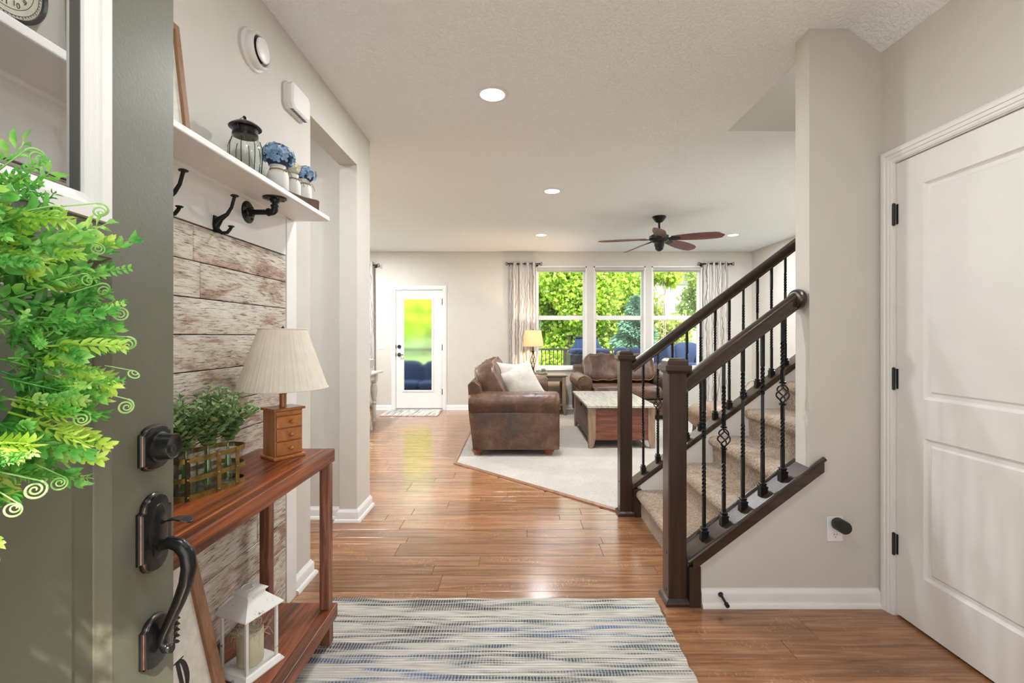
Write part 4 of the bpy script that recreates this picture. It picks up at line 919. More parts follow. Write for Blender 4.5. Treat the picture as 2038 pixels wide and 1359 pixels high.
# brass strapwork basket holding bottles
b0 = Vector((-0.9315, 1.3126)); b1 = Vector((-0.873, 1.515)); bd = (b1-b0).normalized(); bl_ = (b1-b0).length; bn = Vector((-bd.y, bd.x))  # bn toward the wall
bc = (b0+b1)/2 + bn*0.052
t = thing('brass_basket', 'oval brass strap basket holding clear bottles on the console table', 'basket', (bc.x, bc.y, TZ))
Mb = Matrix(((bd.x, bn.x, 0, bc.x), (bd.y, bn.y, 0, bc.y), (0, 0, 1, TZ), (0, 0, 0, 1)))
def BB(): mb = MB(); mb.M = Mb; return mb
ha, hb = bl_/2+0.012, 0.056
def oval(s, n=48): 
    return [(ha*s*math.copysign(abs(math.cos(q*2*PI/n))**0.62, math.cos(q*2*PI/n)), hb*s*math.copysign(abs(math.sin(q*2*PI/n))**0.62, math.sin(q*2*PI/n))) for q in range(n)]
def band(z0, z1, s=1.0, th=0.0014):
    o1, o2 = oval(s), oval(s-0.02)
    mb = BB(); n = len(o1); mb.rings([[(x, y, z0) for x, y in o1], [(x, y, z1) for x, y in o1], [(x, y, z1) for x, y in o2], [(x, y, z0) for x, y in o2]], closed=True); return mb
band(0.0, 0.016).build('strap_band', M['brass'], t, smooth=30); band(0.052, 0.066).build('strap_band', M['brass'], t, smooth=30); band(0.106, 0.121).build('strap_band', M['brass'], t, smooth=30)
BB().rings([[(x, y, 0.001) for x, y in oval(0.985)], [(x, y, 0.003) for x, y in oval(0.985)]]).build('basket_bottom', M['brass_dark'], t)
for ux_, sy_ in ((-0.095, -1), (-0.005, -1), (0.062, -1), (-0.05, 1), (0.05, 1)):
    yy = sy_*hb*(1-abs(ux_/ha)**3.2)**(1/3.2)*1.004
    v = BB().box(ux_-0.007, ux_+0.007, min(yy, yy+sy_*0.0016), max(yy, yy+sy_*0.0016), 0, 0.121).build('upright_strap', M['brass'] if ux_ > -0.09 else M['brass_dark'], t)
    if sy_ < 0:
        for zz in (0.009, 0.059, 0.113): BB().lathe([(0.0035, 0), (0.0025, -0.0018), (0.001, -0.0022)], (ux_, yy-0.0016, zz), 8, 'Y').build('rivet', M['brass'], v, smooth=60)
for sx_ in (-1,):
    hp = []
    for k in range(9):
        a = PI*k/8; hp.append((sx_*(ha*0.96+0.022*math.sin(a)), -0.036+0.072*k/8, 0.112+0.022*math.sin(a)))
    hm = BB()
    hm.rings([[(p[0], p[1], p[2]-0.009), (p[0]+0.002*sx_, p[1], p[2]-0.009), (p[0]+0.002*sx_, p[1], p[2]+0.009), (p[0], p[1], p[2]+0.009)] for p in hp]); hm.build('basket_handle', M['brass_dark'], t)
bot = [(-0.078, -0.016), (-0.010, -0.018), (0.060, -0.018), (-0.044, 0.024), (0.026, 0.024)]
BL = ['clear glass bottle nearest the door, front left in brass basket', 'clear glass bottle in front middle of the brass basket', 'clear glass bottle at front right end of brass basket', 'clear glass bottle behind, toward the door, in brass basket', 'clear glass bottle behind, toward the lamp, in brass basket']
EL = ['grey green eucalyptus bunch leaning toward the green door', 'low dense eucalyptus bunch in the middle bottle', 'tall eucalyptus bunch reaching toward the cream lampshade', 'bushy eucalyptus bunch behind the first, by planked wall', 'upright blue green eucalyptus bunch at back of basket']
rr = random.Random(21)
def euca_leaf(mb, p, d, r, side):
    d = d.normalized(); n = side.cross(d)
    if n.length < 1e-3: n = d.orthogonal()
    n.normalize(); q = [p, p+d*r*0.35+side*r*0.50, p+d*r*0.95+side*r*0.62+n*r*0.12, p+d*r*1.45+side*r*0.38+n*r*0.18, p+d*r*1.6, p+d*r*1.45-side*r*0.38+n*r*0.18, p+d*r*0.95-side*r*0.62+n*r*0.12, p+d*r*0.35-side*r*0.50]
    mb.add(q, [(0, 1, 2, 3, 4), (0, 4, 5, 6, 7)])
for i, (bx, by) in enumerate(bot):
    c = Mb @ Vector((bx, by, 0.0035)); r, h = 0.029, 0.105
    bt = thing('glass_bottle', BL[i], 'bottle', c, group='bottles in the brass basket')
    MB().lathe([(0.001, 0), (r*0.92, 0), (r, 0.004), (r, h), (r*0.9, h+0.008), (r*0.70, h+0.015), (r*0.66, h+0.030), (r*0.74, h+0.034), (r*0.66, h+0.035), (r*0.58, h+0.030), (r*0.62, h+0.014), (r*0.93, h-0.002), (r*0.93, 0.008), (0.001, 0.006)], c, 24).build('bottle_body', M['bottle'], bt, smooth=40)
    eb = thing('eucalyptus_bunch', EL[i], 'plant', c + Vector((0, 0, 0.01)), group='eucalyptus in the basket')
    top = c+Vector((0, 0, h+0.03)); nst = 13
    for s in range(nst):
        a = rr.uniform(0, 2*PI); sp = rr.uniform(0.01, 0.092); ln_ = rr.uniform(0.07, 0.155) * (1.12 if i in (2, 3) else 1.0)
        tip = top+Vector((math.cos(a)*sp, math.sin(a)*sp*1.2+(0.03 if i == 2 else 0), ln_)) ; mid = (top+tip)/2+Vector((0, 0, 0.015))
        if tip.x < XS+0.03: tip.x = XS+0.03
        base = c+Vector((rr.uniform(-.012, .012), rr.uniform(-.012, .012), 0.02))
        smb = MB().tube([base, top, mid, tip], 0.0011, 5)
        stm = smb.build('stem', M['stem'], eb)
        nl = 10; lm = MB()
        for k in range(nl):
            tt = k/(nl-1); p = (top.lerp(mid, tt*2) if tt < 0.5 else mid.lerp(tip, tt*2-1)); ax = (tip-top).normalized()
            for sg in (-1, 1):
                b_ = k*1.3+s; dd = (Vector((math.cos(b_), math.sin(b_), 0))*sg + ax*0.5+Vector((0, 0, 0.1))).normalized()
                side = dd.cross(ax).normalized(); euca_leaf(lm, p, dd, rr.uniform(0.012, 0.0185)*(1-0.3*tt), side)
        lm.build('leaves', M['euca'], stm, smooth=180)

# white lantern on the lower shelf
lc = Vector((-0.898, 1.567, LZ+0.001)); la = math.atan2(0.141, 0.0556)
Mn = Matrix.Translation(lc) @ Matrix.Rotation(la, 4, 'Z')
def NB(): mb = MB(); mb.M = Mn; return mb
def sqr(h, z): return [(-h, -h, z), (h, -h, z), (h, h, z), (-h, h, z)]
t = thing('metal_lantern', 'chipped white metal lantern with pitched roof on the lower shelf', 'lantern', lc)
NB().rings([sqr(0.074, 0), sqr(0.074, 0.004), sqr(0.066, 0.017), sqr(0.060, 0.020)]).build('lantern_base', M['chipped'], t)
for sx_ in (-1, 1):
    for sy_ in (-1, 1): NB().box(sx_*0.056-0.0045, sx_*0.056+0.0045, sy_*0.056-0.0045, sy_*0.056+0.0045, 0.019, 0.199).build('corner_post', M['chipped'], t, bevel=0.001)
for q in range(4):
    g = MB(); g.M = Mn @ Matrix.Rotation(q*PI/2, 4, 'Z'); g.box(-0.051, 0.051, 0.0555, 0.0565, 0.021, 0.196); g.build('glass_pane', M['glass'], t)
NB().rings([sqr(0.058, 0.192), sqr(0.072, 0.196), sqr(0.073, 0.199), sqr(0.070, 0.203), sqr(0.033, 0.244), sqr(0.033, 0.254)]).build('roof', M['chipped'], t)
NB().rings([sqr(0.038, 0.254), sqr(0.040, 0.258), sqr(0.022, 0.263)]).build('roof_cap', M['chipped'], t)
NB().tube([(0.020*math.cos(q*PI/12)-0.006, 0.020*math.sin(q*PI/12), 0.270+0.003*math.cos(q*PI/12)) for q in range(24)], 0.0016, 6, closed=True).sell((0.014, 0, 0.267), 0.006, 0.006, 0.006, 1, 1, nu=10, nv=6).build('ring_handle', M['chipped'], t, smooth=60)
cm = MB(); cn = lc+Vector((0.004, -0.004, 0.021))
rs = []
for r, h in ((0.001, 0.0), (0.038, 0.0), (0.040, 0.004), (0.040, 0.100), (0.037, 0.104), (0.033, 0.098), (0.001, 0.092)):
    rs.append([(cn.x+r*math.cos(q*PI/14), cn.y+r*math.sin(q*PI/14), cn.z+h+(0.006*math.cos(q*PI/14*1+0.5)+0.003*math.sin(q*PI/14*3) if h > 0.09 else 0)) for q in range(28)])
cd = thing('pillar_candle', 'thick ivory pillar candle standing inside the white lantern', 'candle', cn)
cm.rings(rs).build('wax_body', M['candle'], cd, smooth=50)
MB().tube([cn+Vector((0, 0, 0.090)), cn+Vector((0.001, 0.001, 0.101))], 0.001, 5).build('wick', M['ink'], cd)
rf = MB(); r2 = random.Random(4)
for q in range(70):
    a = r2.uniform(0, 2*PI); p = cn+Vector((0.030*math.cos(a), 0.030*math.sin(a), 0.10)); pts = [p]; d = Vector((math.cos(a), math.sin(a), r2.uniform(0.2, 1.6))).normalized()
    for k in range(6):
        d = (d+Vector((r2.uniform(-.6, .6), r2.uniform(-.6, .6), r2.uniform(-.7, .35)))).normalized(); p2 = pts[-1]+d*0.010
        l2 = Mn.inverted() @ p2; l2.x = max(-0.05, min(0.05, l2.x)); l2.y = max(-0.05, min(0.05, l2.y)); l2.z = max(0.075, min(0.188, l2.z)); pts.append(Mn @ l2)
    rf.tube(pts, 0.0006, 4)
o = rf.build('raffia_tangle', M['raffia'], None); 
for v in o.data.vertices: v.co -= cn
o.location = cn; tag(o, 'thin pale raffia curls tangled around the candle in the lantern', 'raffia', kind='stuff')

# framed sign leaning under the table
t, L, Wd, H = leaning(1.00, 1.440, -0.912, LZ+0.001, -1.046, 0.742, 0.040, 0.022, 'framed_sign', 'wood framed cream lettered sign leaning below the console table', M['sign_wood'], M['sign_face'], (-0.98, 1.22, LZ))
def glyph(pts): mb = L(); mb.poly([(u, v, 0.0112) for u, v in pts], (0, 0, 0.0006)); return mb
# capital letters E D with serifs, reading left to right as seen from the room
def lD(u, v, h, w):
    s = 0.20*h; o1 = []; o2 = []
    for k in range(15):
        a = PI/2-k*PI/14; o1.append((u+s*1.1+(w-s*1.1)*math.cos(a)**0.8 if math.cos(a) > 0 else u+s*1.1, v+h/2+h/2*math.sin(a)))
    for k in range(15):
        a = -PI/2+k*PI/14; ca = max(0, math.cos(a)); o2.append((u+s*1.1+(w-s*2.15)*ca**0.8, v+h/2+(h/2-0.05*h)*math.sin(a)))
    mb = L(); n = 15
    top = [(p[0], p[1]) for p in o1]; inn = [(p[0], p[1]) for p in reversed(o2)]
    vs = [(p[0], p[1], 0.0118) for p in top]+[(p[0], p[1], 0.0118) for p in inn]; mb.add(vs, [(k, k+1, n+k+1, n+k) for k in range(n-1)])
    for (a, b_, c, d) in ((u+0.14*h, u+0.14*h+s*0.8, v, v+h), (u, u+0.5*h, v, v+0.04*h), (u, u+0.5*h, v+0.96*h, v+h)): mb.add([(a, c, 0.0118), (b_, c, 0.0118), (b_, d, 0.0118), (a, d, 0.0118)], [(0, 1, 2, 3)])
    return mb
def lE(u, v, h, w):
    mb = L(); s = 0.18*h
    for (a, b_, c, d) in ((u+0.12*h, u+0.12*h+s*0.8, v, v+h), (u, u+w, v, v+0.045*h), (u, u+w*0.95, v+0.955*h, v+h), (u+0.1*h, u+w*0.8, v+0.49*h, v+0.53*h), (u+w-0.05*h, u+w, v, v+0.24*h), (u+w*0.95-0.05*h, u+w*0.95, v+0.78*h, v+h), (u+w*0.8-0.04*h, u+w*0.8, v+0.40*h, v+0.62*h)): mb.add([(a, c, 0.0118), (b_, c, 0.0118), (b_, d, 0.0118), (a, d, 0.0118)], [(0, 1, 2, 3)])
    return mb
lD(Wd-0.160, 0.118, 0.088, 0.052).build('letter_d', M['ink'], t); lE(Wd-0.222, 0.118, 0.088, 0.054).build('letter_e', M['ink'], t)
lv = random.Random(9)
for k in range(9):
    v0 = 0.262+k*0.014; u0 = Wd-0.118-abs(k-4)*0.005
    for sg in (-1, 1):
        mb = L(); c_, s_ = math.cos(0.6*sg), math.sin(0.6*sg)
        pts = [(0, 0), (0.008, 0.005), (0.019, 0.004), (0.027, 0), (0.019, -0.004), (0.008, -0.005)]
        mb.add([(u0+(p*c_-q*s_)*(1 if sg > 0 else 1), v0+p*s_+q*c_, 0.0118) for p, q in pts], [(0, 1, 2, 3, 4, 5)]); mb.build('printed_leaf', M['ink'], t)

# ================================================================== WOVEN RUG
rg = MB(); rr = random.Random(2)
nx, ny = 60, 50; X0, X1, Y0, Y1 = -0.875, 0.656, 0.95, 2.237
for layer in (0.013,):
    vs = []
    for j in range(ny+1):
        for i in range(nx+1):
            x = X0+(X1-X0)*i/nx; y = Y0+(Y1-Y0)*j/ny
            if i in (0, nx): x += 0.004*math.sin(j*1.9)+0.003*rr.uniform(-1, 1)
            if j == ny: y += 0.004*math.sin(i*0.35)
            vs.append((x, y, layer+0.0008*math.sin(i*0.7)*math.sin(j*0.6)))
    fs = [(j*(nx+1)+i, j*(nx+1)+i+1, (j+1)*(nx+1)+i+1, (j+1)*(nx+1)+i) for j in range(ny) for i in range(nx)]
    rg.add(vs, fs)
b4 = [(0, 0), (nx, 0)]
edge = [(0, j) for j in range(ny, -1, -1)] + [(i, 0) for i in range(1, nx+1)] + [(nx, j) for j in range(1, ny+1)] + [(i, ny) for i in range(nx-1, 0, -1)]
top = [rg.v[j*(nx+1)+i] for i, j in edge]; n = len(edge); b0_ = len(rg.v)
rg.v += [Vector((p.x, p.y, 0.001)) for p in top]
for k in range(n): rg.f.append([edge[k][1]*(nx+1)+edge[k][0], edge[(k+1) % n][1]*(nx+1)+edge[(k+1) % n][0], b0_+(k+1) % n, b0_+k])
solo(rg, 'woven_rug', M['rug'], 'blue, grey and cream woven rug on the entry floor', 'rug', (0, 1.6, 0), smooth=40)

# ================================================================== FRONT DOOR, standing open on the left
Hd = Vector((-0.5955, 0.0, 0)); ds = Vector((-0.0675, 0.9, 0)).normalized(); dn = Vector((ds.y, -ds.x, 0))
MD = Matrix(((ds.x, dn.x, 0, Hd.x), (ds.y, dn.y, 0, Hd.y), (0, 0, 1, 0), (0, 0, 0, 1)))   # local: s from hinge, n toward the camera, z
def DB(): mb = MB(); mb.M = MD; return mb
def spx(x):   # distance along the leaf where column x of the picture meets it
    r = (x-VX)/F; Y = -0.5955/(r+0.075); return Y/ds.y
fd = tag(bpy.data.objects.new('door_3', None), kind='structure'); COL.objects.link(fd); fd.location = Hd; WM[fd.name] = Matrix.Translation(Hd)
S1 = spx(345); W0, W1 = 0.165, spx(222)-0.012; DT = 0.045; GZ0_, GZ1_ = 1.447, 1.93
lf = DB()
PW1 = spx(223)
for (a, b_, c, d) in ((0.0, W0, GZ0_, 2.03), (W1, S1, GZ0_, 2.03), (W0, W1, GZ1_, 2.03)): lf.box(a, b_, -DT, 0, c, d)
panel_leaf(lf, 0.0, S1, 0.012, GZ0_, 0.0, DT, [(W0, PW1, 0.20, 1.395)], dep=0.014, w=0.0)
lf.build('door_leaf', M['door_green'], fd)
wf = DB()
fp = [(0.0, -0.002), (0.0, 0.010), (-0.019, 0.010), (-0.020, 0.004), (-0.027, 0.003), (-0.028, 0.000), (-0.037, -0.002), (-0.038, -0.006), (-0.0385, -0.020), (0, -0.020)]
pth = [(W0, 0, GZ0_), (W1, 0, GZ0_), (W1, 0, GZ1_), (W0, 0, GZ1_)]
tm = MB().sweep(pth, fp, (0, -1, 0), closed=True)
if not (min(v.x for v in tm.v) < W0+0.001 and max(v.x for v in tm.v) < W1+0.01): fp = [(-a, b_) for a, b_ in fp]
# the sweep normal is -Y in local space, so profile heights toward the camera must be negated
wf.sweep(pth, [(a, -b_) for a, b_ in fp], (0, -1, 0), closed=True); wf.build('window_frame', M['white'], fd)
shade_pr = [(-0.0385, -0.0065), (-0.0400, -0.0065), (-0.0400, -0.0205), (-0.0385, -0.0205)]  # dark strip: shade on the frame's inner drop, put in as colour
if fp[1][0] == 0 and fp[2][0] > 0: shade_pr = [(-a, b_) for a, b_ in shade_pr]
DB().sweep(pth, [(a, -b_) for a, b_ in shade_pr], (0, -1, 0), closed=True).build('reveal_shade', plain('grey_reveal_shade', (0.10, 0.10, 0.09), 0.7), fd)
bk = DB(); ins = 0.0
for (a, b_, c, d) in ((W0, W0+0.012, GZ0_, GZ1_), (W1-0.012, W1, GZ0_, GZ1_), (W0+0.012, W1-0.012, GZ0_, GZ0_+0.012), (W0+0.012, W1-0.012, GZ1_-0.012, GZ1_)): bk.box(a, b_, -DT-0.004, -0.030, c, d)
bk.build('inner_frame', M['white'], fd, bevel=0.002)
DB().box(W0+0.03, W1-0.03, -0.025, -0.021, GZ0_+0.03, GZ1_-0.03).build('glass', M['glass'], fd)
def plate(name, s0, s1, z0, z1, par, arch=True):
    sm, hw, zm = (s0+s1)/2, (s1-s0)/2, (z0+z1)/2; hh = (z1-z0)/2
    def outl(k):
        w_, h_ = hw*k, hh*(1-(1-k)*hw/hh); sh_ = h_*0.72 if hh < 0.06 else h_-0.024
        pts = [(-w_, -sh_)]
        for q in range(9):
            a = PI+q*PI/8; pts.append((w_*0.80*math.cos(a), -sh_-0.002+(h_-sh_)*math.sin(a)*1.0))
        pts += [(w_, -sh_), (w_, sh_)]
        for q in range(9):
            a = q*PI/8; pts.append((w_*0.80*math.cos(a), sh_+0.002+(h_-sh_)*math.sin(a)*1.0))
        pts += [(-w_, sh_)]
        return pts
    mb = DB(); mb.rings([[(sm+u, n, zm+v) for u, v in outl(k)] for k, n in ((1.0, 0.0), (1.0, 0.004), (0.93, 0.007), (0.90, 0.011), (0.80, 0.012))])
    pb = mb.build(name, M['bronze'], par, smooth=30)
    DB().tube([(sm+u, 0.0072, zm+v) for u, v in outl(0.93)], 0.0011, 5, closed=True).build('worn_edge', M['bronze_edge'], pb)
    return pb
sA, sB = spx(273), spx(330)
pl = plate('deadbolt', sA, sB, 1.030, 1.108, fd)
c_ = ((sA+sB)/2-0.001, 0, 1.070)
DB().lathe([(0.001, 0.011), (0.0265, 0.011), (0.0270, 0.016), (0.0245, 0.018), (0.0225, 0.036), (0.0215, 0.039), (0.020, 0.0385), (0.018, 0.0375), (0.001, 0.0375)], c_, 36, 'Y').build('lock_cylinder', M['bronze'], pl, smooth=35)
DB().lathe([(0.001, 0.0385), (0.007, 0.0385), (0.0078, 0.037)], (c_[0], 0, c_[2]-0.004), 18, 'Y').box(c_[0]-0.0008, c_[0]+0.0008, 0.0384, 0.0389, c_[2]-0.009, c_[2]+0.001).build('keyway', M['black'], pl)
pl = plate('handle_set', sA-0.004, sB+0.002, 0.848, 0.985, fd)
DB().sell(((sA+sB)/2, 0.010, 0.918), 0.026, 0.007, 0.052, 1, 1, nu=24, nv=12).build('plate_dome', M['bronze'], pl, smooth=180)
zt_ = CH-(1040-HZ)*0.84/F; s_ = (sA+sB)/2+0.006
DB().rings([[(s_-0.008*k, 0.012+n, zt_+h-0.0015), (s_+0.008*k, 0.012+n, zt_+h-0.0015), (s_+0.008*k, 0.012+n, zt_+h+0.0015), (s_-0.008*k, 0.012+n, zt_+h+0.0015)] for k, n, h in ((0.6, 0, -0.006), (0.7, 0.012, 0.001), (1.2, 0.026, 0.004), (1.6, 0.040, 0.003), (1.2, 0.050, -0.001), (0.4, 0.054, -0.003))]).build('thumb_latch', M['bronze'], pl, bevel=0.001)
Di = MD.inverted()
gp = [(303, 1102), (318, 1088), (338, 1079), (358, 1084), (372, 1101), (376, 1128), (370, 1160), (357, 1195), (341, 1230), (327, 1260), (323, 1278), (330, 1291), (342, 1289)]
gr = [0.0085, 0.0095, 0.0110, 0.0122, 0.0128, 0.0128, 0.0118, 0.0105, 0.0092, 0.0085, 0.0082, 0.0078, 0.0085]
MB().tube([P(x, y, 0.845) for x, y in gp], gr, 16).build('grip', M['bronze'], pl, smooth=180)
pl2 = plate('lower_plate', sA+0.003, sB-0.004, 0.676, 0.764, fd)

# ---- wreath on the front door
wc = MD @ Vector((0.425, 0.055, 1.262))
wr = thing('leafy_wreath', 'bright green artificial leaf wreath with spiral tendrils on the open door', 'wreath', wc)
R0 = 0.154
def WP(a, r, n): return MD @ Vector((0.425+r*math.cos(a), n, 1.262+r*math.sin(a)))
vine = MB()
for q in range(3): vine.tube([WP(k*PI/24, R0+0.012*math.sin(k*0.7+q*2), 0.045+0.015*math.cos(k*0.6+q*2)) for k in range(48)], 0.006, 6, closed=True)
vine.build('vine_ring', M['stem'], wr, smooth=60)
def blade(mb, p, d, L_, w, up):
    s = d.cross(up); s = s.normalized() if s.length > 1e-4 else d.orthogonal().normalized(); n = s.cross(d).normalized()
    mb.add([p, p+d*L_*0.4+s*w+n*w*0.4, p+d*L_*0.75+s*w*0.7+n*w*0.3, p+d*L_-n*w*0.2, p+d*L_*0.75-s*w*0.7+n*w*0.3, p+d*L_*0.4-s*w+n*w*0.4, p+d*L_*0.5], [(0, 1, 6), (1, 2, 6), (2, 3, 6), (3, 4, 6), (4, 5, 6), (5, 0, 6)])
def sprig_mesh(kind, seed):
    r3 = random.Random(seed); mb = MB(); ln_ = {0: 0.085, 1: 0.075, 2: 0.080, 3: 0.07}[kind]
    pts = [Vector((ln_*t, 0.006*math.sin(t*3+seed), 0.008*t*t)) for t in (0, .25, .5, .75, 1)]
    mb.tube(pts, [0.0013, 0.0012, 0.001, 0.0009, 0.0006], 5)
    Z = Vector((0, 0, 1))
    if kind == 0:      # feathery sprig, small paired blades
        for k in range(13):
            t = 0.1+0.9*k/12; p = pts[0].lerp(pts[-1], t)
            for q in range(4):
                a = q*PI/2+k*0.8; d = Vector((0.75, math.cos(a), math.sin(a))).normalized(); blade(mb, p, d, r3.uniform(0.009, 0.014)*(1.15-t*0.5), 0.0022, Z)
    elif kind == 1:    # clustered rosette of broader leaves
        for k in range(5):
            p = pts[0].lerp(pts[-1], 0.2+0.2*k)
            for q in range(6):
                a = q*PI/3+k; d = Vector((0.7+0.3*k, math.cos(a), math.sin(a))).normalized(); blade(mb, p, d, r3.uniform(0.014, 0.021), 0.0042, Z)
    elif kind == 2:    # long pointed leaves
        for k in range(8):
            p = pts[0].lerp(pts[-1], 0.06+0.13*k); a = k*2.4+seed
            d = Vector((0.9, math.cos(a), math.sin(a))).normalized(); blade(mb, p, d, r3.uniform(0.017, 0.026), 0.0052, Z)
            d = Vector((0.9, -math.cos(a), -math.sin(a))).normalized(); blade(mb, p, d, r3.uniform(0.015, 0.023), 0.0045, Z)
    else:              # yellow-green tips
        for k in range(7):
            t = 0.25+0.12*k; p = pts[0].lerp(pts[-1], t)
            for q in range(5):
                a = q*PI*0.4+k*1.1; d = Vector((1.1, math.cos(a), math.sin(a))).normalized(); blade(mb, p, d, r3.uniform(0.012, 0.018), 0.0036, Z)
    me = bpy.data.meshes.new('sprig'); me.from_pydata([tuple(v) for v in mb.v], [], mb.f); me.update()
    me.polygons.foreach_set('use_smooth', [True]*len(me.polygons)); me.materials.append(M['wreath2'] if kind == 3 else M['wreath']); return me
SM = [sprig_mesh(k % 4, k) for k in range(12)]
def curl_mesh(seed):
    mb = MB(); pts = []; r3 = random.Random(seed)
    for k in range(5): pts.append(Vector((0.012*k, 0, 0.001*k)))
    c0 = Vector((0.050, 0.0135, 0.004)); 
    for k in range(40):
        a = -PI/2+k*PI/8.5; r = 0.0135*(1-k/44); pts.append(c0+Vector((r*math.cos(a), r*math.sin(a), 0.0003*k)))
    mb.tube(pts, [0.0011]*5+[0.0019-0.00002*k for k in range(40)], 5)
    me = bpy.data.meshes.new('curl'); me.from_pydata([tuple(v) for v in mb.v], [], mb.f); me.update(); me.polygons.foreach_set('use_smooth', [True]*len(me.polygons)); me.materials.append(M['curl']); return me
CM = [curl_mesh(k) for k in range(2)]
r4 = random.Random(77); invw = Matrix.Translation(wc).inverted()
def put(name, me, a, r, n, out, tilt, roll, s):
    rad = MD.to_3x3() @ Vector((math.cos(a+tilt), 0, math.sin(a+tilt))); nn = Vector((dn.x, dn.y, 0))
    d = (rad*math.cos(out)+nn*math.sin(out)).normalized(); side = d.cross(nn).normalized(); up = side.cross(d)
    R = Matrix((d, side, up)).transposed() @ Matrix.Rotation(roll, 3, 'X')
    o = bpy.data.objects.new(name, me); COL.objects.link(o); o.parent = wr
    o.matrix_local = invw @ Matrix.Translation(WP(a, r, n)) @ (R*s).to_4x4(); return o
for i in range(285):
    a = i*2*PI/285*7.13+r4.uniform(-.1, .1); k = r4.random()
    out = r4.uniform(-0.1, 1.25) if k < 0.75 else r4.uniform(1.2, 2.6)
    put('leaf_sprig', SM[r4.randrange(12)], a, R0+r4.uniform(-0.045, 0.035), r4.uniform(0.02, 0.07), out, r4.uniform(-.7, .7), r4.uniform(0, 6.28), r4.uniform(0.75, 1.12))
for i in range(34):
    a = i*2*PI/34+r4.uniform(-.06, .06); put('spiral_tendril', CM[i % 2], a, R0+r4.uniform(-.015, 0.045), r4.uniform(0.075, 0.10), r4.uniform(0.15, 0.9), r4.uniform(-.5, .5), r4.uniform(-.5, .5), r4.uniform(0.6, 0.8))
MB().tube([WP(PI/2, R0, 0.05), MD @ Vector((0.425, 0.004, 1.62)), MD @ Vector((0.425, 0.003, 2.02)), MD @ Vector((0.425, -0.02, 2.045))], 0.0025, 6).build('hanger', M['bronze'], wr)
